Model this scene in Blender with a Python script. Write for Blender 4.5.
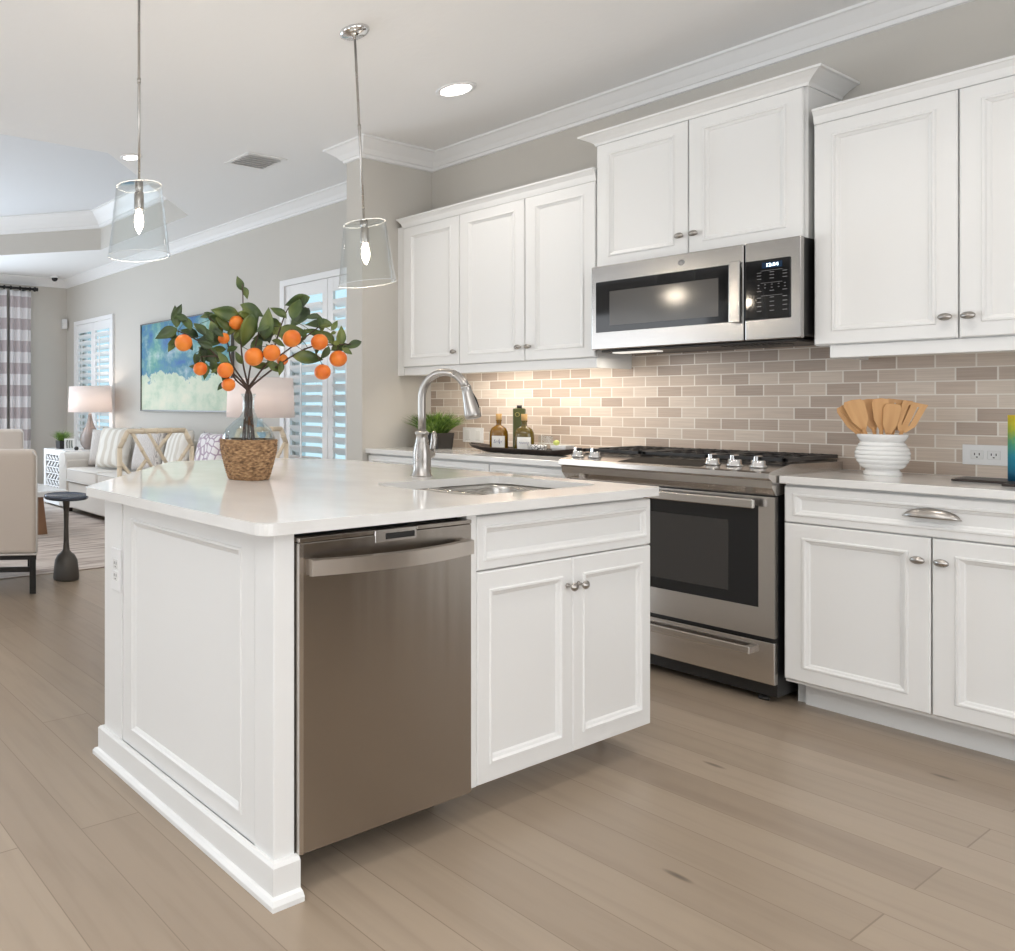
import bpy, bmesh, math, random
from mathutils import Vector, Matrix
random.seed(7)
S = bpy.context.scene
for o in list(bpy.data.objects): bpy.data.objects.remove(o)
# ------------------------------------------------------------------ camera, world, exposure
B = 0.473; FPX, CX, HY, CH = 739.0, 80.0, 404.6, 1.195
cd = bpy.data.cameras.new('camera'); cam = bpy.data.objects.new('camera', cd); S.collection.objects.link(cam)
cam.location = (0, 0, CH); cam.rotation_euler = (math.pi/2, 0, math.pi/2 - B)
cd.sensor_width = 36; cd.lens = FPX/1015*36
cd.shift_x = (507.5 - CX)/1015; cd.shift_y = (HY - 475.5)/1015
cd.clip_start = .05; cd.clip_end = 200
S.camera = cam
S.view_settings.view_transform = 'Standard'; S.view_settings.look = 'None'
S.view_settings.gamma = 1; S.view_settings.use_curve_mapping = False
S.view_settings.exposure = 0.14
w = bpy.data.worlds.new('world'); S.world = w; w.use_nodes = True
bg = w.node_tree.nodes['Background']; bg.inputs[0].default_value = (.88, .94, 1, 1); bg.inputs[1].default_value = 1.05

def lamp(name, kind, loc, energy, color=(1, .87, .72), size=.1, rot=(0, 0, 0), spot=None, size_y=None):
    l = bpy.data.lights.new(name, kind); l.energy = energy; l.color = color
    if kind == 'AREA':
        l.size = size
        if size_y: l.shape = 'RECTANGLE'; l.size_y = size_y
    else: l.shadow_soft_size = size
    if spot: l.spot_size = spot; l.spot_blend = .8
    o = bpy.data.objects.new(name, l); o.location = loc; o.rotation_euler = rot
    S.collection.objects.link(o); return o

# daylight at the left window; the other area lamps are added fill light
for x, wdt, e in ((-6.4, 3.4, 55), (-2.4, 2.8, 2), (1.0, 2.6, 3)):
    lamp('daylight_fill_front', 'AREA', (x, -3.3, 1.3), e, (.93, .96, 1), wdt, (math.radians(90), 0, 0), size_y=2.3)  # added fill lamps at unseen openings behind the camera
lamp('daylight_left', 'AREA', (-8.95, 1.7, 1.25), 100, (.76, .87, 1), 2.9, (math.radians(90), 0, math.radians(-90)), size_y=2.2)
lamp('daylight_fill_right', 'AREA', (2.95, 1.3, 1.3), 38, (.97, .98, 1), 3.0, (math.radians(90), 0, math.radians(90)), size_y=2.3)  # added fill for the island doors, at an unseen right-hand opening
lamp('ceiling_fill', 'AREA', (.2, -.8, 1.7), 104, (.98, .99, 1), 2.0, (math.pi, 0, 0), size_y=2.0)  # added unseen fill lamp facing up to brighten the ceiling

# ------------------------------------------------------------------ materials
MATS = {}
def mat(name, col, rough=.5, metal=0, **k):
    if name in MATS: return MATS[name]
    m = bpy.data.materials.new(name); m.use_nodes = True
    b = m.node_tree.nodes['Principled BSDF']
    b.inputs['Base Color'].default_value = (*col, 1); b.inputs['Roughness'].default_value = rough
    b.inputs['Metallic'].default_value = metal
    for a, v in k.items():
        b.inputs[a.replace('_', ' ')].default_value = v
    MATS[name] = m
    # gentle procedural variation so nothing is dead flat
    nt = m.node_tree; n = nt.nodes.new('ShaderNodeTexNoise'); n.inputs['Scale'].default_value = 12
    tc = nt.nodes.new('ShaderNodeTexCoord'); nt.links.new(tc.outputs['Object'], n.inputs['Vector'])
    mr = nt.nodes.new('ShaderNodeMapRange'); mr.inputs[3].default_value = max(0, rough - .03); mr.inputs[4].default_value = min(1, rough + .03)
    nt.links.new(n.outputs[0], mr.inputs[0]); nt.links.new(mr.outputs[0], b.inputs['Roughness'])
    return m
def sc(r, g, b):
    f = lambda c: ((c/255+.055)/1.055)**2.4 if c > 10 else c/255/12.92
    return (f(r), f(g), f(b))
def nodes(m): return m.node_tree, m.node_tree.nodes['Principled BSDF']
def N(nt, t, **k):
    n = nt.nodes.new(t)
    for a, v in k.items():
        if a.startswith('i_'): n.inputs[int(a[2:])].default_value = v
        else: setattr(n, a, v)
    return n
def coords(nt, scale=(1, 1, 1), rot=(0, 0, 0), kind='Object'):
    tc = N(nt, 'ShaderNodeTexCoord'); mp = N(nt, 'ShaderNodeMapping')
    mp.inputs['Scale'].default_value = scale; mp.inputs['Rotation'].default_value = rot
    nt.links.new(tc.outputs[kind], mp.inputs[0]); return mp.outputs[0]
def ramp(nt, fac, stops):
    r = N(nt, 'ShaderNodeValToRGB'); e = r.color_ramp.elements
    while len(e) < len(stops): e.new(.5)
    for i, (p, c) in enumerate(stops): e[i].position = p; e[i].color = (*c, 1)
    nt.links.new(fac, r.inputs[0]); return r.outputs[0]
def bump(nt, b, h, strength=.2, dist=.01):
    n = N(nt, 'ShaderNodeBump'); n.inputs['Strength'].default_value = strength; n.inputs['Distance'].default_value = dist
    nt.links.new(h, n.inputs['Height']); nt.links.new(n.outputs[0], b.inputs['Normal'])
def mixc(nt, fac, a, b, mode='MIX'):
    n = N(nt, 'ShaderNodeMix', data_type='RGBA', blend_type=mode)
    for s, v in ((0, fac), (6, a), (7, b)):
        if hasattr(v, 'links'): nt.links.new(v, n.inputs[s])
        elif s == 0: n.inputs[0].default_value = v
        else: n.inputs[s].default_value = (*v, 1)
    return n.outputs[2]

WHITE = mat('cabinet_white_paint', (.83, .83, .82), .32)
TRIMW = mat('trim_white_paint', (.83, .83, .83), .4)
WALL = mat('warm_grey_wall_paint', sc(200, 196, 189), .85)
CEIL = mat('ceiling_paint', (.86, .86, .86), .9)
NICKEL = mat('brushed_nickel', (.44, .415, .39), .28, 1)
CHROME = mat('polished_chrome', (.75, .75, .75), .1, 1)
BLACK = mat('black_plastic', (.012, .012, .012), .35)
IRON = mat('cast_iron', (.018, .018, .019), .45)
BGLASS = mat('black_glass', (.012, .012, .013), .05)
BGLASS2 = mat('dark_window_glass', (.045, .042, .040), .08)
DARKM = mat('dark_metal', (.05, .047, .044), .4, .7)
def steel(name, col, vertical=True, rough=.2):
    m = mat(name, col, rough, 1); nt, b = nodes(m)
    v = coords(nt, (3, 3, 160) if not vertical else (160, 160, 2)); n = N(nt, 'ShaderNodeTexNoise'); n.inputs['Scale'].default_value = 3
    nt.links.new(v, n.inputs['Vector'])
    mr = N(nt, 'ShaderNodeMapRange', i_3=rough-.05, i_4=rough+.08); nt.links.new(n.outputs[0], mr.inputs[0]); nt.links.new(mr.outputs[0], b.inputs['Roughness'])
    bump(nt, b, n.outputs[0], .04, .002); return m
STEEL = steel('brushed_stainless', (.62, .59, .56), False, .2)
MWSTEEL = steel('microwave_stainless', (.40, .385, .37), False, .19)
DSTEEL = mat('darker_brushed_stainless', (.42, .385, .35), .24, 1); nt, b = nodes(DSTEEL); n = N(nt, 'ShaderNodeTexNoise'); n.inputs['Scale'].default_value = 1.0; n.inputs['Detail'].default_value = 2
nt.links.new(coords(nt, (9, 9, .5)), n.inputs['Vector']); bump(nt, b, n.outputs[0], .10, .02)
b.inputs['Anisotropic'].default_value = .85; b.inputs['Anisotropic Rotation'].default_value = .25; tg = N(nt, 'ShaderNodeTangent', direction_type='RADIAL', axis='Z'); nt.links.new(tg.outputs[0], b.inputs['Tangent'])
SINK = steel('sink_stainless', (.55, .53, .50), False, .25)

# quartz
QUARTZ = mat('white_quartz', (.80, .79, .77), .07)
nt, b = nodes(QUARTZ); n = N(nt, 'ShaderNodeTexNoise'); n.inputs['Scale'].default_value = 5; n.inputs['Detail'].default_value = 6
nt.links.new(coords(nt), n.inputs['Vector']); nt.links.new(ramp(nt, n.outputs[0], [(.3, (.77, .76, .74)), (.7, (.83, .825, .81))]), b.inputs['Base Color'])
# ceiling knock-down texture
nt, b = nodes(CEIL); n = N(nt, 'ShaderNodeTexNoise'); n.inputs['Scale'].default_value = 25; n.inputs['Detail'].default_value = 3
nt.links.new(coords(nt), n.inputs['Vector']); bump(nt, b, n.outputs[0], .12, .01)
nt, b = nodes(WALL); n = N(nt, 'ShaderNodeTexNoise'); n.inputs['Scale'].default_value = 90
nt.links.new(coords(nt), n.inputs['Vector']); bump(nt, b, n.outputs[0], .05, .004)
# floor planks running along X
FLOOR = mat('oak_floor_planks', (.3, .25, .2), .30); nt, b = nodes(FLOOR)
def brick(nt, vec, w, h, mortar, off=.5, c1=(1, 1, 1), c2=(0, 0, 0), cm=(.5, .5, .5), smooth=.1):
    t = N(nt, 'ShaderNodeTexBrick'); t.offset = off; nt.links.new(vec, t.inputs['Vector'])
    t.inputs['Color1'].default_value = (*c1, 1); t.inputs['Color2'].default_value = (*c2, 1); t.inputs['Mortar'].default_value = (*cm, 1)
    t.inputs['Scale'].default_value = 1; t.inputs['Mortar Size'].default_value = mortar; t.inputs['Mortar Smooth'].default_value = smooth
    t.inputs['Brick Width'].default_value = w; t.inputs['Row Height'].default_value = h; return t
v = coords(nt); t = brick(nt, v, 1.85, .19, .0016, .37)
v2 = coords(nt, (.9, 9, 1)); g = N(nt, 'ShaderNodeTexNoise'); g.inputs['Scale'].default_value = 2.2; g.inputs['Detail'].default_value = 7; g.inputs['Distortion'].default_value = .6
nt.links.new(v2, g.inputs['Vector'])
plank = ramp(nt, t.outputs['Color'], [(0, sc(152, 136, 119)), (.5, sc(158, 142, 124)), (1, sc(166, 150, 132))])
grain = ramp(nt, g.outputs[0], [(.25, (.88, .87, .86)), (.5, (1, 1, 1)), (.78, (1.05, 1.045, 1.04))])
c = mixc(nt, 1, plank, grain, 'MULTIPLY')
kn = N(nt, 'ShaderNodeTexVoronoi'); kn.inputs['Scale'].default_value = 1.0; nt.links.new(coords(nt, (1.6, 4.2, 1)), kn.inputs['Vector'])
kr = ramp(nt, kn.outputs['Distance'], [(.0, (1, 1, 1)), (.035, (.6, .6, .6)), (.06, (0, 0, 0))])
c = mixc(nt, kr, c, sc(88, 78, 68))
c = mixc(nt, t.outputs['Fac'], c, sc(132, 116, 100)); nt.links.new(c, b.inputs['Base Color'])
bump(nt, b, t.outputs['Fac'], -.25, .003)
# backsplash tile: X along, Z up
TILE = mat('stone_subway_tile', (.4, .35, .3), .3); nt, b = nodes(TILE)
mp = N(nt, 'ShaderNodeTexCoord'); sx = N(nt, 'ShaderNodeSeparateXYZ'); cb = N(nt, 'ShaderNodeCombineXYZ'); nt.links.new(mp.outputs['Object'], sx.inputs[0])
nt.links.new(sx.outputs[0], cb.inputs[0]); nt.links.new(sx.outputs[2], cb.inputs[1])
t = brick(nt, cb.outputs[0], .108, .0537, .0026, .5, smooth=.2)
sv = N(nt, 'ShaderNodeVectorMath', operation='MULTIPLY'); sv.inputs[1].default_value = (5, 130, 1); nt.links.new(cb.outputs[0], sv.inputs[0])
g = N(nt, 'ShaderNodeTexNoise'); g.inputs['Scale'].default_value = 1.5; g.inputs['Detail'].default_value = 3; nt.links.new(sv.outputs[0], g.inputs['Vector'])
base = ramp(nt, t.outputs['Color'], [(0, sc(176, 159, 146)), (.3, sc(192, 175, 161)), (.6, sc(204, 188, 174)), (1, sc(218, 205, 192))])
c = mixc(nt, 1, base, ramp(nt, g.outputs[0], [(.3, (.90, .88, .86)), (.7, (1.06, 1.05, 1.03))]), 'MULTIPLY')
c = mixc(nt, t.outputs['Fac'], c, sc(232, 225, 215)); nt.links.new(c, b.inputs['Base Color']); bump(nt, b, t.outputs['Fac'], -.5, .004)
# fabrics
def fabric(name, col, scale=600, col2=None):
    m = mat(name, col, .9); nt, b = nodes(m); n = N(nt, 'ShaderNodeTexNoise'); n.inputs['Scale'].default_value = scale
    nt.links.new(coords(nt), n.inputs['Vector']); bump(nt, b, n.outputs[0], .3, .002)
    b.inputs['Sheen Weight'].default_value = .2; return m
LINEN = fabric('beige_linen', sc(206, 194, 183)); SOFA = fabric('ivory_sofa_fabric', sc(214, 208, 200)); PIPING = fabric('white_piping', sc(225, 222, 218))
def pattern_fabric(name, c1, c2, scale, kind='wave', rot=0):
    m = fabric(name, c1); nt, b = nodes(m)
    if kind == 'wave':
        t = N(nt, 'ShaderNodeTexWave'); t.inputs['Scale'].default_value = scale; t.inputs['Distortion'].default_value = 5; t.inputs['Detail'].default_value = 2
        nt.links.new(coords(nt, rot=(0, rot, .4)), t.inputs['Vector']); f = t.outputs['Fac']
    else:
        t = N(nt, 'ShaderNodeTexVoronoi'); t.feature = 'DISTANCE_TO_EDGE'; t.inputs['Scale'].default_value = scale; nt.links.new(coords(nt), t.inputs['Vector'])
        mr = N(nt, 'ShaderNodeMapRange', i_1=0.0, i_2=.16); nt.links.new(t.outputs[0], mr.inputs[0]); f = mr.outputs[0]
    nt.links.new(ramp(nt, f, [(.35, c1), (.65, c2)]), b.inputs['Base Color']); return m
PIL_GREY = pattern_fabric('grey_patterned_cushion', sc(222, 216, 210), sc(172, 164, 160), 24)
PIL_LILAC = pattern_fabric('lilac_lattice_cushion', sc(170, 150, 165), sc(230, 226, 226), 14, 'vor')
PIL_STRIPE = pattern_fabric('beige_striped_cushion', sc(228, 224, 216), sc(206, 198, 186), 3.2)
def glass(name, tint=(1, 1, 1), body=.0):
    m = bpy.data.materials.new(name); m.use_nodes = True; nt = m.node_tree
    for x in list(nt.nodes): nt.nodes.remove(x)
    o = N(nt, 'ShaderNodeOutputMaterial'); tr = N(nt, 'ShaderNodeBsdfTransparent'); gl = N(nt, 'ShaderNodeBsdfGlossy'); gl.inputs['Roughness'].default_value = .03
    tr.inputs[0].default_value = (*tint, 1); lw = N(nt, 'ShaderNodeLayerWeight'); lw.inputs[0].default_value = .35
    mr = N(nt, 'ShaderNodeMapRange', i_3=.03 + body, i_4=.95); nt.links.new(lw.outputs['Facing'], mr.inputs[0])
    pw = N(nt, 'ShaderNodeMath', operation='POWER', i_1=2.9); nt.links.new(mr.outputs[0], pw.inputs[0])
    mx = N(nt, 'ShaderNodeMixShader'); nt.links.new(pw.outputs[0], mx.inputs[0]); nt.links.new(tr.outputs[0], mx.inputs[1]); nt.links.new(gl.outputs[0], mx.inputs[2])
    nt.links.new(mx.outputs[0], o.inputs[0]); MATS[name] = m; return m
GLASS = glass('clear_glass', (.97, .98, .98)); RIM = mat('painted_bright_edge', (.80, .83, .85), .08); JUG = glass('bluish_jug_glass', (.93, .97, .98), .22); PANE = glass('window_glass', (.80, .93, .96))  # RIM: opaque pale colour stands in for light caught by glass edges
def emit(name, col, strength):
    m = mat(name, (.8, .8, .8)); b = m.node_tree.nodes['Principled BSDF']
    b.inputs['Emission Color'].default_value = (*col, 1); b.inputs['Emission Strength'].default_value = strength; return m
WOODL = mat('beech_wood', sc(205, 157, 104), .5); nt, b = nodes(WOODL)
n = N(nt, 'ShaderNodeTexNoise'); n.inputs['Scale'].default_value = 30; nt.links.new(coords(nt, (1, 1, .12)), n.inputs['Vector'])
nt.links.new(ramp(nt, n.outputs[0], [(.3, sc(190, 140, 88)), (.7, sc(219, 174, 122))]), b.inputs['Base Color'])
DWOOD = mat('dark_wood', sc(44, 33, 28), .4); OAKLEG = mat('warm_oak', sc(140, 104, 78), .5)
BAMBOO = mat('bleached_bamboo', sc(216, 202, 180), .45)
LEAF = mat('citrus_leaf', sc(62, 84, 44), .4); nt, b = nodes(LEAF)
n = N(nt, 'ShaderNodeTexNoise'); n.inputs['Scale'].default_value = 9; nt.links.new(coords(nt), n.inputs['Vector'])
nt.links.new(ramp(nt, n.outputs[0], [(.35, sc(38, 54, 28)), (.5, sc(68, 88, 40)), (.66, sc(112, 122, 56))]), b.inputs['Base Color'])
GRASS = mat('grass_blade', sc(96, 134, 48), .5); nt, b = nodes(GRASS)
n = N(nt, 'ShaderNodeTexNoise'); n.inputs['Scale'].default_value = 40; nt.links.new(coords(nt), n.inputs['Vector'])
nt.links.new(ramp(nt, n.outputs[0], [(.35, sc(52, 92, 30)), (.65, sc(140, 170, 78))]), b.inputs['Base Color'])
ORANGE = mat('orange_peel', sc(228, 122, 36), .45); nt, b = nodes(ORANGE)
n = N(nt, 'ShaderNodeTexNoise'); n.inputs['Scale'].default_value = 350; nt.links.new(coords(nt), n.inputs['Vector']); bump(nt, b, n.outputs[0], .25, .001)
n = N(nt, 'ShaderNodeTexNoise'); n.inputs['Scale'].default_value = 14; nt.links.new(coords(nt), n.inputs['Vector'])
nt.links.new(ramp(nt, n.outputs[0], [(.3, sc(216, 98, 22)), (.7, sc(238, 140, 48))]), b.inputs['Base Color'])
STEM = mat('brown_stem', sc(72, 54, 44), .7)
WICKER = mat('woven_seagrass', sc(170, 132, 88), .8); nt, b = nodes(WICKER)
n = N(nt, 'ShaderNodeTexNoise'); n.inputs['Scale'].default_value = 60; nt.links.new(coords(nt, (1, 1, 2.5)), n.inputs['Vector'])
nt.links.new(ramp(nt, n.outputs[0], [(.3, sc(96, 70, 46)), (.5, sc(148, 114, 80)), (.75, sc(186, 152, 112))]), b.inputs['Base Color'])
CERAM = mat('white_glazed_ceramic', (.82, .82, .81), .15)
SHADE = mat('lampshade_linen', sc(236, 226, 220), .9); b = SHADE.node_tree.nodes['Principled BSDF']
b.inputs['Transmission Weight'].default_value = 0; b.inputs['Subsurface Weight'].default_value = 0

# ------------------------------------------------------------------ mesh helpers
def V(*a): return Vector(a)
def box(bm, x0, y0, z0, x1, y1, z1, r=0, seg=2):
    t = bmesh.new(); bmesh.ops.create_cube(t, size=1)
    for v in t.verts: v.co = V(x0+(v.co.x+.5)*(x1-x0), y0+(v.co.y+.5)*(y1-y0), z0+(v.co.z+.5)*(z1-z0))
    if r: bmesh.ops.bevel(t, geom=t.edges[:], offset=r, segments=seg, affect='EDGES', profile=.5)
    join(bm, t); return bm
def join(bm, t, M=None):
    if M: bmesh.ops.transform(t, matrix=M, verts=t.verts)
    me = bpy.data.meshes.new('_'); t.to_mesh(me); bm.from_mesh(me); bpy.data.meshes.remove(me); t.free()
def lathe(bm, prof, c=(0, 0, 0), seg=32, M=None, sx=1, sy=1):
    t = bmesh.new(); rings = []
    for r, z in prof:
        if r < 1e-6: rings.append([t.verts.new((0, 0, z))])
        else: rings.append([t.verts.new((r*sx*math.cos(a*2*math.pi/seg), r*sy*math.sin(a*2*math.pi/seg), z)) for a in range(seg)])
    for A, Bq in zip(rings, rings[1:]):
        for i in range(seg):
            j = (i+1) % seg
            if len(A) == 1 and len(Bq) == 1: continue
            if len(A) == 1: t.faces.new((A[0], Bq[i], Bq[j]))
            elif len(Bq) == 1: t.faces.new((A[i], A[j], Bq[0]))
            else: t.faces.new((A[i], A[j], Bq[j], Bq[i]))
    bmesh.ops.recalc_face_normals(t, faces=t.faces)
    for f in t.faces: f.smooth = True
    X = Matrix.Translation(c)
    if M: X = X @ M
    join(bm, t, X); return bm
def tube(bm, pts, r, seg=10, cap=True):
    pts = [Vector(p) for p in pts]; rs = r if isinstance(r, (list, tuple)) else [r]*len(pts)
    rings = []; up = V(0, 0, 1); prevx = None
    for i, p in enumerate(pts):
        d = (pts[min(i+1, len(pts)-1)] - pts[max(i-1, 0)]).normalized()
        if prevx is None:
            a = V(0, 0, 1) if abs(d.z) < .9 else V(1, 0, 0); x = d.cross(a).normalized()
        else: x = (prevx - d*prevx.dot(d)).normalized()
        prevx = x; y = d.cross(x)
        rings.append([bm.verts.new(p + (x*math.cos(k*2*math.pi/seg)+y*math.sin(k*2*math.pi/seg))*rs[i]) for k in range(seg)])
    for A, Bq in zip(rings, rings[1:]):
        for i in range(seg):
            j = (i+1) % seg; f = bm.faces.new((A[i], A[j], Bq[j], Bq[i])); f.smooth = True
    if cap:
        bm.faces.new(rings[0][::-1]); bm.faces.new(rings[-1])
    return bm
def cyl(bm, p0, p1, r, seg=20): return tube(bm, [p0, p1], r, seg)
def prism(bm, poly, z0, z1, r=0, M=None):
    t = bmesh.new(); vs = [t.verts.new((x, y, z0)) for x, y in poly]; f = t.faces.new(vs)
    e = bmesh.ops.extrude_face_region(t, geom=[f])
    for v in e['geom']:
        if isinstance(v, bmesh.types.BMVert): v.co.z = z1
    bmesh.ops.recalc_face_normals(t, faces=t.faces)
    if r: bmesh.ops.bevel(t, geom=t.edges[:], offset=r, segments=2, affect='EDGES', profile=.5)
    join(bm, t, M); return bm
def sweep(bm, path, prof, closed=False):
    """prof: list of (out, z) swept along horizontal path (x,y); 'out' is to the right-hand side of travel."""
    P = [Vector((x, y)) for x, y in path]; n = len(P); rows = []
    for i, p in enumerate(P):
        def nrm(a, b): d = (b-a).normalized(); return Vector((d.y, -d.x))
        if closed: n0, n1 = nrm(P[i-1], p), nrm(p, P[(i+1) % n])
        else:
            n0 = nrm(P[i-1], p) if i else nrm(p, P[i+1]); n1 = nrm(p, P[i+1]) if i < n-1 else n0
        m = (n0+n1); m = m/ max(.2, m.dot(n0))
        rows.append([bm.verts.new((p.x+m.x*o, p.y+m.y*o, z)) for o, z in prof])
    k = len(prof)
    for i in range(n if closed else n-1):
        A, Bq = rows[i], rows[(i+1) % n]
        for j in range(k):
            jj = (j+1) % k
            bm.faces.new((A[j], A[jj], Bq[jj], Bq[j]))
    if not closed: bm.faces.new(rows[0]); bm.faces.new(rows[-1][::-1])
    bmesh.ops.recalc_face_normals(bm, faces=bm.faces); return bm
def link(o): S.collection.objects.link(o); return o
def M_(name, bm, m, parent=None, loc=None, smooth=False, auto=False):
    me = bpy.data.meshes.new(name); bm.to_mesh(me); bm.free(); me.materials.append(m)
    if smooth:
        for p in me.polygons: p.use_smooth = True
    o = link(bpy.data.objects.new(name, me))
    if parent: o.parent = parent
    if loc: o.location = loc
    return o
def E_(name, label, cat, loc=(0, 0, 0), rz=0, group=None):
    o = link(bpy.data.objects.new(name, None)); o.location = loc; o.rotation_euler = (0, 0, rz); o.empty_display_size = .05
    return tag(o, label, cat, group)
def tag(o, label, cat, group=None):
    o['label'] = label; o['category'] = cat
    if group: o['group'] = group
    return o
def struct(name, bm, m, **k):
    o = M_(name, bm, m, **k)
    if not k.get('parent'): o['kind'] = 'structure'
    return o
nb = bmesh.new
def copy_tree(o, parent=None):
    c = link(o.copy()); c.parent = parent
    for ch in list(o.children): copy_tree(ch, c)
    return c
def panel(bm, x0, z0, x1, z1, yb, yf, frame=.05, kind='door'):
    """Cabinet front facing -y; nested rings give the ogee bead and recessed field."""
    pr = [(0, yb), (0, yf+.004), (.004, yf), (frame, yf), (frame+.003, yf-.004), (frame+.009, yf-.004), (frame+.013, yf+.002), (frame+.020, yf+.005), (frame+.024, yf+.009)]
    rings = [[bm.verts.new(p) for p in ((x0+i, y, z0+i), (x1-i, y, z0+i), (x1-i, y, z1-i), (x0+i, y, z1-i))] for i, y in pr]
    for A, Bq in zip(rings, rings[1:]):
        for i in range(4): j = (i+1) % 4; bm.faces.new((A[i], A[j], Bq[j], Bq[i]))
    bm.faces.new(rings[-1]); bm.faces.new(rings[0][::-1])
    return bm
# knob (front -y) with oval ridged head
def knob(parent, x, y, z, rz=0):
    bm = nb(); R = Matrix.Rotation(math.pi/2, 4, 'X')
    lathe(bm, [(0, 0), (.009, 0), (.007, .004), (.005, .012), (.009, .017), (.016, .020), (.0175, .024), (.014, .0255), (.013, .027), (.008, .028), (.007, .030), (0, .031)], (x, y, z), 20, R, 1.05, .78)
    return M_('knob', bm, NICKEL, parent)

# ------------------------------------------------------------------ setting
XW, YW, XL, ZC = -3.39, 4.43, -9.05, 2.88
XR, YF = 3.0, -3.4
bm = nb(); box(bm, XL-.15, YF, -.1, XR+.15, YW+.2, 0); struct('floor', bm, FLOOR)
# ceiling with octagonal tray
TR = [(-4.32, .1), (-4.32, 2.42), (-5.42, 3.86), (-7.05, 3.86), (-8.2, 2.6), (-8.2, -.1), (-7.05, -1.3), (-5.42, -1.3)]
bm = nb()
outer = [bm.verts.new((x, y, ZC)) for x, y in ((XL-.15, YF), (XR+.15, YF), (XR+.15, YW+.2), (XL-.15, YW+.2))]
hole = [bm.verts.new((x, y, ZC)) for x, y in TR]
es = [bm.edges.new((L[i], L[(i+1) % len(L)])) for L in (outer, hole) for i in range(len(L))]
bmesh.ops.triangle_fill(bm, use_beauty=True, edges=es)
struct('ceiling', bm, CEIL)
bm = nb(); bm.faces.new([bm.verts.new((x, y, ZC+.40)) for x, y in TR]); struct('ceiling', bm, mat('tray_ceiling_grey', (.72, .73, .75), .9))  # tray top in a greyer tone than the ceiling round it
bm = nb()
lo = [bm.verts.new((x, y, ZC)) for x, y in TR]; hi = [bm.verts.new((x, y, ZC+.40)) for x, y in TR]
for i in range(8): j = (i+1) % 8; bm.faces.new((lo[i], lo[j], hi[j], hi[i]))
struct('trim_1', bm, WALL)
def crown_prof(z, h=.105, d=.105):
    return [(0, z), (d, z), (d, z-.012), (d*.88, z-.016), (d*.70, z-h*.30), (d*.42, z-h*.55), (d*.24, z-h*.78), (d*.16, z-h*.80), (d*.13, z-h*.97), (0, z-h)]
bm = nb(); sweep(bm, TR[::-1] if False else TR, [(-o if False else o, z) for o, z in crown_prof(ZC+.40, .17, .15)], True)
# make sure the profile points inward (towards the tray centre)
TRC = Vector((-6.25, 1.28))
o = struct('trim_2', bm, TRIMW)
inward = min((Vector((v.co.x, v.co.y))-TRC).length for v in o.data.vertices)
if inward > min((Vector(p)-TRC).length for p in TR)-.05:
    bpy.data.objects.remove(o); bm = nb(); sweep(bm, TR[::-1], crown_prof(ZC+.40, .17, .15), True); o = struct('trim_2', bm, TRIMW)
# back wall with two window openings
W1 = (-4.80, -3.84, .60, 2.20); W2 = (-8.73, -7.79, .60, 2.24)
bm = nb(); xs = [XL-.15, W2[0], W2[1], W1[0], W1[1], XR+.15]
for i in (0, 2, 4): box(bm, xs[i], YW, 0, xs[i+1], YW+.2, ZC)
for wx in (W1, W2):
    box(bm, wx[0], YW, 0, wx[1], YW+.2, wx[2]); box(bm, wx[0], YW, wx[3], wx[1], YW+.2, ZC)
struct('wall_back', bm, WALL)
bm = nb(); box(bm, XW-.13, 3.765, 0, XW, YW, ZC, .004); struct('wall_middle', bm, WALL)
bm = nb()
box(bm, XL-.15, 3.3, 0, XL, YW, ZC); box(bm, XL-.15, YF, 0, XL, .2, ZC); box(bm, XL-.15, .2, 2.4, XL, 3.3, ZC); struct('wall_left', bm, WALL)
bm = nb(); box(bm, XR, YF, 0, XR+.15, -.2, ZC); box(bm, XR, -.2, 2.5, XR+.15, 2.8, ZC); box(bm, XR, 2.8, 0, XR+.15, YW, ZC); struct('wall_right', bm, WALL)
bm = nb()
for a, b2 in ((XL-.15, -8.3), (-4.6, -3.9), (-.9, -.3), (2.4, XR+.15)): box(bm, a, YF-.15, 0, b2, YF, ZC)
box(bm, XL, YF-.15, 2.5, XR, YF, ZC); struct('wall_front', bm, WALL)
bm = nb()
for y in (.2, 1.2, 2.25, 3.24): box(bm, XL-.10, y, 0, XL-.04, y+.06, 2.4)
box(bm, XL-.10, .2, 2.34, XL-.04, 3.3, 2.4); box(bm, XL-.10, .2, 0, XL-.04, 3.3, .06)
wd = struct('window_3', bm, TRIMW)
bm = nb(); box(bm, XL-.075, .26, .06, XL-.07, 3.24, 2.34); M_('pane', bm, PANE, wd)
bm = nb(); panel(bm, 1.15, .01, 2.35, 2.42, YW-.001, YW-.03, .14); struct('added_door', bm, mat('added_dark_door', sc(52, 40, 32), .5))  # unseen door added to darken the dishwasher's reflection
bm = nb(); box(bm, 1.07, YW-.03, 0, 1.15, YW-.001, 2.50); box(bm, 2.35, YW-.03, 0, 2.43, YW-.001, 2.50); box(bm, 1.15, YW-.03, 2.42, 2.35, YW-.001, 2.50); struct('trim_6', bm, TRIMW)  # frame of the added door
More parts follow.
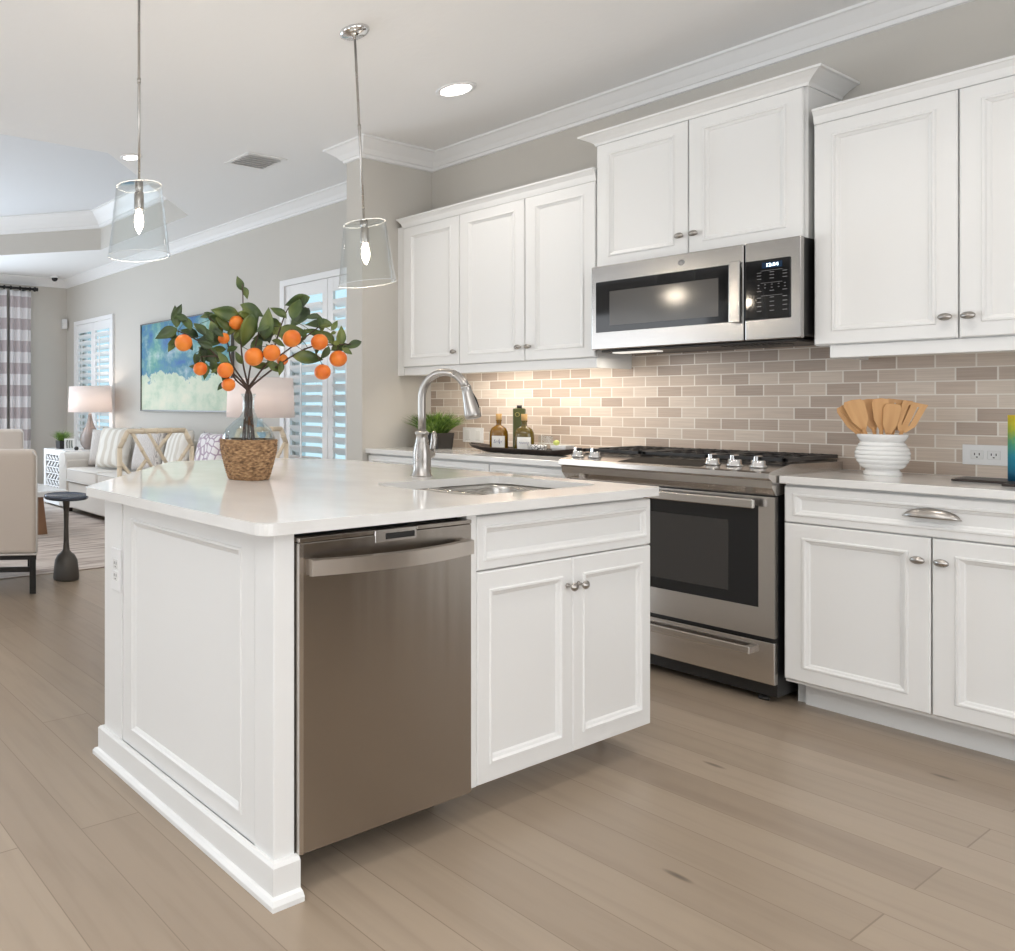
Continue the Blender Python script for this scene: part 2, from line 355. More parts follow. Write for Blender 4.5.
# crown moulding round kitchen and living room
bm = nb(); path = [(XR, YW), (XW, YW), (XW, 3.765), (XW-.13, 3.765), (XW-.13, YW), (XL, YW), (XL, YF)]
sweep(bm, path[::-1], crown_prof(ZC)); tr = struct('trim_3', bm, TRIMW)
if max(v.co.y for v in tr.data.vertices) > YW+.02:
    bpy.data.objects.remove(tr); bm = nb(); sweep(bm, path, crown_prof(ZC)); tr = struct('trim_3', bm, TRIMW)
bb = [(0, 0), (.018, 0), (.018, .10), (.012, .125), (.006, .13), (0, .13)]
bm = nb(); sweep(bm, [(XL, 0), (XL, YW), (XW-.13, YW), (XW-.13, 3.765), (XW, 3.765), (XW, 3.80)], bb); bo = struct('baseboard_back', bm, TRIMW)
if max(v.co.y for v in bo.data.vertices) > YW+.01:
    bpy.data.objects.remove(bo); bm = nb(); sweep(bm, [(XL, 0), (XL, YW), (XW-.13, YW), (XW-.13, 3.765), (XW, 3.765), (XW, 3.80)][::-1], bb); struct('baseboard_back', bm, TRIMW)
# windows
for k, (a, b2, z0, z1) in enumerate((W1, W2), 1):
    bm = nb(); f = .05
    box(bm, a, YW+.10, z0, b2, YW+.17, z0+f); box(bm, a, YW+.10, z1-f, b2, YW+.17, z1)
    box(bm, a, YW+.10, z0, a+f, YW+.17, z1); box(bm, b2-f, YW+.10, z0, b2, YW+.17, z1); m = (z0+z1)/2
    box(bm, a, YW+.11, m-.02, b2, YW+.16, m+.02)
    wn = struct('window_%d' % k, bm, TRIMW)
    bm = nb(); box(bm, a+f, YW+.13, z0+f, b2-f, YW+.135, z1-f); M_('pane', bm, PANE, wn)
    sh = E_('plantation_shutter', ['white louvred shutter behind the orange branches, next to the pale wall end',
            'white louvred shutter in the far corner, behind the lamp beside the sofa'][k-1], 'shutter', (a, YW, z0))
    Wd, H = b2-a, z1-z0; bm = nb()
    for q in ((-.05, 0, .0, H), (Wd, 0, Wd+.05, H), ):
        box(bm, q[0], -.03, 0, q[2], .02, H)
    box(bm, -.05, -.03, H, Wd+.05, .02, H+.05); box(bm, -.05, -.03, -.05, Wd+.05, .02, 0)
    M_('frame', bm, TRIMW, sh)
    hw = Wd/2
    for s in (0, 1):
        x0 = s*hw+.002; x1 = x0+hw-.004; bm = nb(); st = .055
        box(bm, x0, -.015, .002, x0+st, .012, H-.002, .002); box(bm, x1-st, -.015, .002, x1, .012, H-.002, .002)
        box(bm, x0+st, -.014, .002, x1-st, .011, .11, .002); box(bm, x0+st, -.014, H-.11, x1-st, .011, H-.002, .002)
        z = .11; 
        while z < H-.17:
            t = nb(); prism(t, [(-.044, 0), (-.024, .005), (.024, .005), (.044, 0), (.024, -.005), (-.024, -.005)], x0+st+.001, x1-st-.001)
            Mx = Matrix.Translation((0, 0, z+.035)) @ Matrix.Rotation(math.radians((-42, -32)[k-1]), 4, 'X') @ Matrix(((0, 0, 1, 0), (1, 0, 0, 0), (0, 1, 0, 0), (0, 0, 0, 1)))
            join(bm, t, Mx); z += .083
        M_('shutter_panel', bm, TRIMW, sh)
        bm = nb(); xc = (x0+x1)/2-.02; box(bm, xc-.006, -.05, .16, xc+.006, -.042, H-.2, .002); M_('tilt_rod', bm, TRIMW, sh)
# backsplash
bm = nb(); box(bm, XW, YW-.010, .914, .28, YW, 1.50); struct('trim_4', bm, TILE)

# ------------------------------------------------------------------ base cabinets on the back wall
YD = 3.81     # door face plane
def base_cab(name, label, X0, X1, drawers, doors, cup=False, kick=3.92):
    t = E_(name, label, 'cabinet', (X0, YW, 0)); W = X1-X0; y = lambda v: v-YW
    bm = nb()
    box(bm, 0, y(YD+.022), .10, W, -.012, .884); box(bm, .03, y(kick), 0, W, y(kick)+.018, .10); box(bm, .0, y(kick)+.02, 0, W, -.012, .10)
    M_('body', bm, WHITE, t)
    for a, b2 in drawers:
        bm = nb(); panel(bm, a+.002, .7335, b2-.002, .873, y(YD+.022), y(YD), .026); d = M_('drawer', bm, WHITE, t)
        if cup:
            c = nb(); cx = (a+b2)/2
            # bin cup pull: half ellipsoid hood
            seg = 18; rows = []
            for i in range(9):
                ph = math.pi*i/8
                rows.append([c.verts.new((cx-.068*math.cos(th)*1.0, y(YD)-.001-.024*math.sin(th)*max(0, math.cos(ph/2))**.6, .812+.017*math.sin(th)*1.0*math.cos(ph)*1.0)) if False else
                             c.verts.new((cx-.068*math.cos(th), y(YD)-.026*math.sin(th)*math.cos(ph/2*.98), .800+.034*math.sin(th)*math.sin(ph/2*.98))) for th in [math.pi*j/seg for j in range(seg+1)]])
            for A, Bq in zip(rows, rows[1:]):
                for j in range(seg): c.faces.new((A[j], A[j+1], Bq[j+1], Bq[j]))
            bmesh.ops.remove_doubles(c, verts=c.verts, dist=1e-5)
            box(c, cx-.07, y(YD)-.003, .799, cx+.07, y(YD), .803)
            h = M_('cup_pull', c, NICKEL, d, smooth=True)
            so = h.modifiers.new('s', 'SOLIDIFY'); so.thickness = .002
    for a, b2, side in doors:
        bm = nb(); panel(bm, a+.002, .115, b2-.002, .729, y(YD+.022), y(YD), .052); d = M_('door', bm, WHITE, t)
        knob(d, (b2-.028) if side > 0 else (a+.028), y(YD), .650)
    return t
base_cab('base_cabinet', 'white two-door base cabinet with one cup-pull drawer, right of the range', -1.335, -.545, [(0, .79)], [(0, .395, 1), (.395, .79, -1)], True)
base_cab('base_cabinet', 'white base cabinet left of the range, mostly hidden behind the island', -3.385, -2.152, [(.0, .41), (.41, .82), (.82, 1.233)], [(0, .41, 1), (.41, .82, -1), (.82, 1.233, 1)])
base_cab('base_cabinet', 'white base cabinet added past the right picture edge for the dishwasher reflection', -.543, .26, [(0, .803)], [(0, .40, 1), (.40, .803, -1)], True)  # added out of view to brighten the dishwasher's reflection
bm = nb(); box(bm, -1.342, 3.79, .884, .27, YW-.011, .914, .003); tag(M_('countertop', bm, QUARTZ), 'white quartz countertop right of the range, under the spatula crock', 'countertop')
bm = nb(); box(bm, XW+.001, 3.79, .884, -2.148, YW-.011, .914, .003); tag(M_('countertop', bm, QUARTZ), 'white quartz countertop left of the range, under the bottles and tray', 'countertop')

# ------------------------------------------------------------------ wall cabinets
YU = 4.08
def crown_cab(bm, W, y0, z0, z1, proj, left=True, right=True):
    # y0 front plane (local, negative), flared crown
    pr = [(0, z0), (.006, z0), (.010, z0+.012), (proj*.45, z0+(z1-z0)*.50), (proj*.85, z1-.012), (proj, z1-.010), (proj, z1), (0, z1)]
    path = []
    if left: path.append((0, -.012))
    path += [(0, y0), (W, y0)]
    if right: path.append((W, -.012))
    sweep(bm, path, pr)
    box(bm, 0.001, y0+.001, z1-.012, W-.001, -.012, z1-.001)
def wall_cab(label, X0, X1, zb, zt, zct, doors, proj, rail=True, knobz=1.517, L=True, R=True, railx=(0, 0)):
    t = E_('wall_cabinet', label, 'cabinet', (X0, YW, 0)); W = X1-X0; y0 = YU-YW
    bm = nb(); box(bm, 0, y0+.022, zb, W, -.001, zt+.004); M_('body', bm, WHITE, t)
    for a, b2, side in doors:
        bm = nb(); panel(bm, a+.002, zb+.003, b2-.002, zt-.002, y0+.021, y0, .052); d = M_('door', bm, WHITE, t)
        knob(d, (b2-.028) if side > 0 else (a+.028), y0, knobz)
    bm = nb(); crown_cab(bm, W, y0+.012, zt+.001, zct, proj, L, R); M_('crown', bm, WHITE, t)
    if rail:
        bm = nb(); box(bm, railx[0], y0+.014, zb-.052, W+railx[1], y0+.034, zb-.001, .003)
        box(bm, railx[0], y0+.034, zb-.052, railx[0]+.02, -.012, zb-.001); box(bm, W+railx[1]-.02, y0+.034, zb-.052, W+railx[1], -.012, zb-.001)
        M_('light_rail', bm, WHITE, t)
    return t
wall_cab('white three-door wall cabinet hung over the bottles, left of the microwave', -3.338, -2.17, 1.437, 2.345, 2.41, [(0, .401, 1), (.401, .801, 1), (.801, 1.168, -1)], .035, R=False)
wall_cab('white two-door wall cabinet with tall crown, directly above the microwave', -2.168, -1.358, 1.888, 2.520, 2.578, [(0.002, .398, 1), (.398, .802, -1)], .062, rail=False, knobz=1.984)
wall_cab('white two-door wall cabinet above the spatula crock, right of the microwave', -1.335, -.545, 1.437, 2.348, 2.41, [(0, .395, 1), (.395, .79, -1)], .03, L=False, railx=(.045, 0))
wall_cab('white wall cabinet added past the right picture edge for the dishwasher reflection', -.543, .26, 1.437, 2.348, 2.41, [(0, .40, 1), (.40, .803, -1)], .03, L=False)  # wall unit out of view, likewise added for the dishwasher's reflection
# filler strip beside the stub wall
bm = nb(); box(bm, XW+.001, YU+.014, 1.385, -3.340, YU+.034, 2.36); o = M_('filler_strip', bm, WHITE); o['kind'] = 'structure'; o.name = 'trim_5'

# ------------------------------------------------------------------ microwave
mw = E_('microwave', 'stainless over-the-range microwave with black glass window and lit clock', 'microwave', (-2.146, YW, 1.47))
Wm = .800; y0 = 4.0-YW
bm = nb(); box(bm, 0.01, y0+.03, .01, Wm-.002, -.012, .414); M_('case', bm, BLACK, mw)
bm = nb(); box(bm, 0, y0, 0, .613, y0+.028, .417, .004); M_('door', bm, MWSTEEL, mw)
bm = nb(); box(bm, .617, y0, 0, Wm, y0+.03, .417, .004); M_('control_fascia', bm, MWSTEEL, mw)
bm = nb(); box(bm, .022, y0-.003, .085, .572, y0, .337, .001); dw = M_('door_glass', bm, BGLASS, mw)
bm = nb(); box(bm, .085, y0-.0042, .115, .525, y0-.003, .285, .0005); M_('window_screen', bm, mat('grey_mesh_window', (.09, .085, .08), .12), dw)
bm = nb()
pts = [(-.012, 0), (-.03, .0), (-.036, .012), (-.036, .0)]
box(bm, .572, y0-.034, .078, .612, y0-.022, .345, .004); box(bm, .578, y0-.024, .09, .606, y0, .105); box(bm, .578, y0-.024, .318, .606, y0, .333); M_('handle', bm, MWSTEEL, mw)
bm = nb(); box(bm, .614, y0-.003, .085, .768, y0, .337, .004); cp = M_('control_panel', bm, BGLASS, mw)
bm = nb(); box(bm, .676, y0-.0045, .300, .742, y0-.003, .325); M_('display', bm, mat('display_blue', (.01, .03, .07), .1), cp)
def text(name, s, size, m, parent, loc, rot=(math.pi/2, 0, 0), ext=.0004):
    c = bpy.data.curves.new(name, 'FONT'); c.body = s; c.size = size; c.extrude = ext; c.align_x = 'CENTER'; c.align_y = 'CENTER'
    o = link(bpy.data.objects.new(name, c)); dg = bpy.context.evaluated_depsgraph_get(); me = bpy.data.meshes.new_from_object(o.evaluated_get(dg))
    bpy.data.objects.remove(o); o = link(bpy.data.objects.new(name, me)); me.materials.clear(); me.materials.append(m)
    o.parent = parent; o.location = loc; o.rotation_euler = rot; return o
text('clock_digits', '12:54', .019, emit('clock_glow', (.75, .92, 1), 5), cp, (.709, y0-.0050, .3125))
KEYS = mat('keypad_print', (.24, .24, .24), .5)
bm = nb()
for r, zz in enumerate((.284, .272, .258, .232, .219, .206, .178, .160, .142, .122)):
    if r in (0, 3, 6): box(bm, .672, y0-.0036, zz+.006, .742, y0-.003, zz+.0072)
    for cxx in ((.666, .708, .75) if r not in (3, 4) else (.664, .686, .708, .73, .75)):
        wk = .007 if r not in (3, 4) else .0025
        box(bm, cxx-wk, y0-.0036, zz-.0022, cxx+wk, y0-.003, zz)
M_('keypad_legend', bm, KEYS, cp)
bm = nb(); box(bm, .02, y0+.05, -.012, Wm-.03, -.03, .0, .003); un = M_('vent_base', bm, DARKM, mw)
bm = nb()
for i in range(10): box(bm, .50+i*.022, y0+.08, -.016, .512+i*.022, y0+.2, -.012)
M_('vent_grille', bm, BLACK, un)
bm = nb(); box(bm, .06, y0+.07, -.018, .24, y0+.16, -.012, .002); M_('cooktop_light', bm, emit('hood_lens', (1, .95, .85), .6), un)
def badge(parent, x, y, z, r=.013):
    bm = nb(); R = Matrix.Rotation(math.pi/2, 4, 'X')
    lathe(bm, [(0, 0), (r, 0), (r, .001), (r*.86, .0016), (r*.84, .001), (0, .001)], (x, y, z), 28, R)
    tube(bm, [(x-r*.45, y-.0015, z+r*.2), (x-r*.2, y-.0015, z+r*.5), (x-r*.1, y-.0015, z), (x-r*.4, y-.0015, z-r*.4), (x+.0, y-.0015, z-r*.1), (x+r*.2, y-.0015, z+r*.45), (x+r*.1, y-.0015, z-r*.35), (x+r*.5, y-.0015, z-r*.2)], r*.06, 6)
    return M_('round_badge', bm, mat('badge_metal', (.35, .34, .33), .3, 1), parent)
badge(mw, .385, y0, .377)

# ------------------------------------------------------------------ range
rg = E_('range', 'slide-in stainless gas range with black oven window and front knobs', 'range', (-2.143, YW, 0)); Wr = .797; yy = lambda v: v-YW
bm = nb(); box(bm, .004, yy(3.80), .03, Wr-.004, -.02, .90); M_('case', bm, BLACK, rg)
prof = [(3.715, .905), (3.715, .925), (3.735, .931), (3.90, .955), (4.405, .948), (4.405, .89), (3.80, .834), (3.776, .834), (3.745, .865), (3.738, .895)]
bm = nb(); prism(bm, [(yy(a), z) for a, z in prof], 0, Wr, 0, Matrix(((0, 0, 1, 0), (1, 0, 0, 0), (0, 1, 0, 0), (0, 0, 0, 1)))); M_('control_deck', bm, STEEL, rg)
bm = nb()
a = .245; t = nb(); prism(t, [(0, 0), (.315, 0), (.315, .115), (.03, .115)], -.0004, .001)
sl = math.atan2(.024, .165); join(bm, t, Matrix.Translation((a, yy(3.752), .9345)) @ Matrix.Rotation(sl, 4, 'X')); M_('touch_panel', bm, mat('smoked_panel', (.06, .052, .045), .6, IOR=1.08), rg)
def rknob(x, y=3.81):
    z = .931+(y-3.735)*.145
    k = nb(); lathe(k, [(0, 0), (.028, 0), (.028, .005), (.023, .010), (.022, .024), (.020, .027), (0, .027)], (x, yy(y), z), 28)
    box(k, x-.007, yy(y)-.024, z+.022, x+.007, yy(y)+.024, z+.046, .004); M_('control_knob', k, CHROME, rg)
for x in (.038, .114, .578, .653, .730): rknob(x)
bm = nb(); box(bm, .015, yy(3.905), .945, Wr-.015, yy(4.40), .9565, .002); M_('cooktop', bm, mat('black_enamel', (.02, .02, .021), .25), rg)
for i in range(3):
    x0 = .010+i*.259; x1 = x0+.256; g = nb(); z0, z1 = .9565, .978
    y0g, y1g = yy(3.905), yy(4.398)
    for (ax, ay, bx, by) in ((x0, y0g, x1, y0g+.016), (x0, y1g-.016, x1, y1g), (x0, y0g, x0+.016, y1g), (x1-.016, y0g, x1, y1g)): box(g, ax, ay, z0+.006, bx, by, z1, .002)
    for cyy in (y0g+.14, y0g+.355):
        box(g, x0, cyy-.006, z1-.012, x1, cyy+.006, z1, .002)
        for kx in range(5): xx = x0+.04+kx*.045; box(g, xx-.005, cyy-.07, z1-.012, xx+.005, cyy+.07, z1+.002, .002)
    for kx in range(8):
        xx = x0+.02+kx*.031; box(g, xx-.004, y1g-.05, z1-.01, xx+.004, y1g-.01, z1+.001)
    M_('grate', g, IRON, rg)
    for cyy in (y0g+.14, y0g+.355):
        bnr = nb(); lathe(bnr, [(0, .9565), (.045, .9565), (.045, .962), (.036, .965), (.034, .970), (0, .970)], ((x0+x1)/2, cyy, 0), 24); M_('burner', bnr, IRON, rg)
bm = nb(); yD = yy(3.77); fr = .052
box(bm, 0.002, yD, .268, Wr-.002, yy(3.80), .383); box(bm, 0.002, yD, .383, fr, yy(3.80), .828); box(bm, Wr-fr, yD, .383, Wr-.002, yy(3.80), .828); box(bm, fr, yD, .79, Wr-fr, yy(3.80), .828)
od = M_('oven_door', bm, STEEL, rg)
bm = nb(); box(bm, fr, yD+.002, .383, Wr-fr, yD+.02, .815); ow = M_('oven_window', bm, BGLASS, od)
bm = nb(); box(bm, .15, yD+.0012, .43, Wr-.15, yD+.002, .72); M_('inner_window', bm, BGLASS2, ow)
bm = nb(); box(bm, .03, yD-.060, .782, Wr-.047, yD-.040, .818, .004); box(bm, .05, yD-.045, .786, .075, yD+.002, .814); box(bm, Wr-.105, yD-.045, .786, Wr-.08, yD+.002, .814); M_('handle', bm, STEEL, od)
badge(od, .215, yD, .330, .016)
bm = nb(); box(bm, .002, yD, .083, Wr-.002, yy(3.80), .250, .003); dr = M_('warming_drawer', bm, STEEL, rg)
bm = nb(); box(bm, .05, yD-.045, .195, Wr-.065, yD-.030, .226, .003); box(bm, .05, yD-.032, .198, .07, yD+.001, .222); box(bm, Wr-.085, yD-.032, .198, Wr-.065, yD+.001, .222); M_('handle', bm, STEEL, dr)
for x in (.05, Wr-.06):
    bm = nb(); lathe(bm, [(0, 0), (.018, 0), (.018, .012), (.008, .016), (.008, .032), (0, .032)], (x, yy(3.84), 0), 16); M_('levelling_foot', bm, DARKM, rg)
    bm = nb(); lathe(bm, [(0, 0), (.018, 0), (.018, .012), (.008, .016), (.008, .032), (0, .032)], (x, yy(4.35), 0), 16); M_('levelling_foot', bm, DARKM, rg)

# ------------------------------------------------------------------ island (local frame: -y faces +X world, x runs along +Y world)
XD = -1.367
isl = E_('island_cabinet', 'white kitchen island cabinet with panelled end, doors and baseboard', 'kitchen island', (XD, 1.222, 0), math.pi/2)
# local: x = Y-1.222 ; y = XD - X  (depth positive going away)
Li = 2.902-1.222; Di = .838
bm = nb()
box(bm, .03, .022, 0, .066, Di, .884)                    # end wall
box(bm, 0.0, 0, 0, .066, .07, .884, .003)                 # front corner post
box(bm, 0.0, Di-.115, 0, .066, Di, .884, .003)             # rear corner post
box(bm, .738, .022, .09, .756, Di, .884)                  # partition right of dishwasher
box(bm, .716, .004, .098, .757, .022, .884)
box(bm, Li-.02, .022, .09, Li, Di, .884)
box(bm, .066, Di-.02, 0, Li, Di, .884)
box(bm, .757, .022, .09, Li-.02, Di-.02, .108)
box(bm, .757, .022, .868, Li-.02, .05, .884); box(bm, .757, .021, .70, Li-.02, .04, .76)
box(bm, .757, .14, 0, Li-.02, .158, .09); box(bm, Li-.05, .14, 0, Li-.03, Di, .09)
M_('body', bm, WHITE, isl)
# end panel facing -Y world: build facing -y then rotate -90 deg into island frame
t = nb(); panel(t, 0, .095, Di-.185, .882, .0, -.008, .052); bm = nb()
join(bm, t, Matrix.Translation((.0, Di-.115, 0)) @ Matrix.Rotation(-math.pi/2, 4, 'Z') @ Matrix.Translation((0, .012, 0)))
bmx = M_('end_panel', bm, WHITE, isl)
bm = nb(); base = [(0, 0), (.030, 0), (.030, .012), (.024, .022), (.016, .026), (.016, .092), (.010, .100), (0, .100)]
sweep(bm, [(.070, .0), (0, 0), (0, Di), (.3, Di)][::-1], base); bo = M_('baseboard', bm, WHITE, isl)
if min(v.co.x for v in bo.data.vertices) > -.01:
    bpy.data.objects.remove(bo); bm = nb(); sweep(bm, [(.070, .0), (0, 0), (0, Di), (.3, Di)], base); bo = M_('baseboard', bm, WHITE, isl)
bm = nb(); panel(bm, .759, .7165, Li, .872, .02, 0, .026); M_('drawer_front', bm, WHITE, isl)
xm = 2.446-1.222
bm = nb(); panel(bm, .759, .099, xm-.002, .7125, .02, 0, .052); d = M_('door', bm, WHITE, isl); knob(d, xm-.030, 0, .628)
bm = nb(); panel(bm, xm+.002, .099, Li, .7125, .02, 0, .052); d = M_('door', bm, WHITE, isl); knob(d, xm+.030, 0, .628)
# dishwasher
dwz = E_('dishwasher', 'stainless dishwasher with curved bar handle built into the island', 'dishwasher', (XD, 1.2905, 0), math.pi/2)
Wd = .667
bm = nb(); box(bm, .004, .03, .09, Wd-.024, .60, .872); box(bm, .02, .11, 0.0, Wd-.02, .13, .09); M_('tub', bm, mat('dishwasher_black', (.015, .015, .015), .4), dwz)
bm = nb(); box(bm, .001, -.012, .098, Wd-.020, .025, .858, .004)
box(bm, .001, -.012, .8585, .26, .02, .870, .002); box(bm, .42, -.012, .8585, Wd-.020, .02, .870, .002)
M_('door', bm, DSTEEL, dwz)
bm = nb(); box(bm, .0005, -.013, .100, .014, -.006, .856); M_('door_edge', bm, STEEL, dwz)
bm = nb(); box(bm, .26, -.0125, .834, .42, .016, .869, .003); v_ = M_('control_pocket', bm, STEEL, dwz)
bm = nb(); box(bm, .30, -.0135, .843, .41, -.0115, .859, .001); M_('status_window', bm, BGLASS, v_)
bm = nb(); pr = []
n_ = 16
rows = []
for i in range(n_+1):
    u = i/n_; x = .022+u*(Wd-.066); bow = -.036-.030*math.sin(math.pi*u)
    rows.append([bm.verts.new(p) for p in ((x, bow, .780), (x, bow, .818), (x, bow+.012, .820), (x, bow+.012, .778))])
for A, Bq in zip(rows, rows[1:]):
    for j in range(4): bm.faces.new((A[j], A[(j+1) % 4], Bq[(j+1) % 4], Bq[j]))
bm.faces.new(rows[0]); bm.faces.new(rows[-1][::-1])
box(bm, .0225, -.035, .7805, .050, -.010, .8175); box(bm, Wd-.072, -.035, .7805, Wd-.0445, -.010, .8175)
bmesh.ops.recalc_face_normals(bm, faces=bm.faces)
M_('handle', bm, mat('handle_stainless', (.60, .55, .50), .3, 1), dwz)

# island countertop
def rr(x0, y0, x1, y1, r, n=6):
    out = []
    for cx, cy, a0 in ((x1-r, y0+r, -90), (x1-r, y1-r, 0), (x0+r, y1-r, 90), (x0+r, y0+r, 180)):
        for i in range(n+1): a = math.radians(a0+90*i/n); out.append((cx+r*math.cos(a), cy+r*math.sin(a)))
    return out
def round_poly(P, R, n=6):
    out = []
    for i, p in enumerate(P):
        p = Vector(p); a = (Vector(P[i-1])-p).normalized(); b_ = (Vector(P[(i+1) % len(P)])-p).normalized(); r = R[i]
        ang = math.acos(max(-1, min(1, a.dot(b_)))); d = r/math.tan(ang/2); p0, p1 = p+a*d, p+b_*d
        for k in range(n+1): u = k/n; out.append(tuple(p0*(1-u)**2+p*2*u*(1-u)+p1*u*u))
    return out
CT = round_poly([(-1.344, 1.169), (-1.344, 2.928), (-2.78, 2.928), (-3.02, 2.66), (-3.05, 2.06), (-2.245, 1.169)], [.045, .03, .04, .25, .25, .03])
HOLE = rr(-1.860, 2.105, -1.475, 2.815, .06)
bm = nb(); L1 = [bm.verts.new((x, y, .884)) for x, y in CT]; L2 = [bm.verts.new((x, y, .884)) for x, y in HOLE]
es = [bm.edges.new((L[i], L[(i+1) % len(L)])) for L in (L1, L2) for i in range(len(L))]
fr_ = bmesh.ops.triangle_fill(bm, use_beauty=True, edges=es)
ex = bmesh.ops.extrude_face_region(bm, geom=bm.faces[:])
for v in ex['geom']:
    if isinstance(v, bmesh.types.BMVert): v.co.z = .914
bmesh.ops.recalc_face_normals(bm, faces=bm.faces)
ct = M_('island_countertop', bm, QUARTZ); tag(ct, 'white quartz island countertop with clipped corners and a sink cut-out', 'countertop')
bv = ct.modifiers.new('b', 'BEVEL'); bv.width = .003; bv.segments = 2; bv.limit_method = 'ANGLE'; bv.angle_limit = math.radians(60)
# sink
sk = E_('kitchen_sink', 'stainless double-bowl sink set under the island countertop', 'sink', (-1.667, 2.46, .69))
def bowl(x0, y0, x1, y1, zt, zb, name):
    bm = nb(); prev = None
    for inset, z in ((-.02, zt), (0, zt), (.004, zt-.02), (.010, zb+.03), (.035, zb+.004), (.07, zb)):
        L = [bm.verts.new((x, y, z)) for x, y in rr(x0+inset, y0+inset, x1-inset, y1-inset, max(.02, .06-max(0, inset)*.4))]
        if prev: 
            for i in range(len(L)): j = (i+1) % len(L); bm.faces.new((prev[i], prev[j], L[j], L[i]))
        prev = L
    bm.faces.new(prev)
    for f in bm.faces: f.smooth = True
    o = M_(name, bm, SINK, sk); s = o.modifiers.new('s', 'SOLIDIFY'); s.thickness = .0015
    bm = nb(); lathe(bm, [(0, .003), (.02, .003), (.024, .006), (.042, .006), (.045, .001), (0, .001)], ((x0+x1)/2, (y0+y1)/2, zb), 24); M_('drain', bm, CHROME, o)
bowl(-.195, -.358, .195, -.06, .1935, .02, 'bowl'); bowl(-.195, -.035, .195, .358, .1935, .0, 'bowl')
# faucet
fc = E_('kitchen_faucet', 'tall brushed nickel gooseneck faucet standing behind the island sink', 'faucet', (-1.972, 2.518, .914))
bm = nb(); lathe(bm, [(0, 0), (.037, 0), (.037, .006), (.033, .010), (.033, .022), (.031, .026), (.032, .06), (.0325, .085), (.028, .115), (.022, .145), (.020, .160), (.025, .165), (.0255, .172), (.020, .176), (.015, .180), (0, .180)], (0, 0, 0), 32); M_('body', bm, NICKEL, fc)
R_ = .098; zc = .307
pts = [(0, 0, .17), (0, 0, .24), (0, 0, zc)] + [(R_-R_*math.cos(a), 0, zc+R_*math.sin(a)) for a in [math.pi*k/16 for k in range(1, 15)]]
bm = nb(); tube(bm, pts, .0145, 18); M_('neck', bm, NICKEL, fc)
end = Vector(pts[-1]); dirv = (Vector(pts[-1])-Vector(pts[-2])).normalized(); dirv = Vector((.26, 0, -1)).normalized()
bm = nb(); q = dirv.to_track_quat('Z', 'Y').to_matrix().to_4x4()
lathe(bm, [(0, 0), (.0155, 0), (.0175, .004), (.0175, .010), (.0165, .012), (.018, .03), (.024, .08), (.0275, .110), (.0265, .120), (.020, .124), (0, .124)], end-dirv*.006, 28, q); sh_ = M_('spray_head', bm, NICKEL, fc)
bm = nb(); yv = Vector((0.6, -1, 0)).normalized(); side = (yv - dirv*yv.dot(dirv)).normalized(); side = Vector((1, .5, 0)).normalized(); side = (side-dirv*side.dot(dirv)).normalized()
tube(bm, [end+dirv*.028+side*.014, end+dirv*.05+side*.019, end+dirv*.085+side*.0225], [.005, .0065, .005], 10); M_('spray_buttons', bm, BLACK, sh_)
bm = nb(); tube(bm, [(0, .02, .085), (0, .035, .085), (0, .055, .085), (0, .066, .085)], [.016, .019, .017, .010], 18)
hb = M_('lever_hub', bm, NICKEL, fc)
bm = nb(); tube(bm, [(0, .052, .085), (.004, .058, .11), (.006, .062, .14), (.006, .063, .165), (.006, .063, .176)], [.007, .010, .0115, .010, .004], 14); M_('lever', bm, NICKEL, hb)

# ------------------------------------------------------------------ jug with basket and orange branches
JX, JY = -2.194, 1.837
jg = E_('glass_jug', 'round glass jug in a woven basket sleeve standing on the island', 'vase', (JX, JY, .914))
outp = [(0, .008), (.052, .008), (.064, .02), (.080, .06), (.094, .10), (.099, .135), (.098, .158), (.085, .188), (.060, .212), (.034, .232), (.0235, .252), (.0215, .275), (.022, .305), (.027, .315), (.027, .322)]
inp = [(r-.003 if r > .01 else 0, z+.003) for r, z in outp[:-1]] + [(.024, .322)]
bm = nb(); lathe(bm, outp+inp[::-1], (0, 0, 0), 40); M_('jug', bm, JUG, jg)
# woven sleeve: many horizontal coils with over-under stakes
bm = nb(); seg = 96; rows = []; nrow = 34
def brad(t): return .073+(.104-.073)*min(1, (t/.75))**.8 if t < .75 else .104+(.1055-.104)*((t-.75)/.25)
for i in range(nrow+1):
    t = i/nrow; z = .001+t*.150; r = brad(t)
    rows.append([bm.verts.new(((r+.0028*(math.sin(k*math.pi/2.0+(i//2 % 2)*math.pi))*(1 if i % 2 else .25))*math.cos(2*math.pi*k/seg), (r+.0028*(math.sin(k*math.pi/2.0+(i//2 % 2)*math.pi))*(1 if i % 2 else .25))*math.sin(2*math.pi*k/seg), z)) for k in range(seg)])
rows.append([bm.verts.new((.100*math.cos(2*math.pi*k/seg), .100*math.sin(2*math.pi*k/seg), .152)) for k in range(seg)])
rows.append([bm.verts.new((.100*math.cos(2*math.pi*k/seg), .100*math.sin(2*math.pi*k/seg), .135)) for k in range(seg)])
for A, Bq in zip(rows, rows[1:]):
    for k in range(seg): j = (k+1) % seg; bm.faces.new((A[k], A[j], Bq[j], Bq[k]))
bm.faces.new(rows[0][::-1]); M_('basket_sleeve', bm, WICKER, jg)

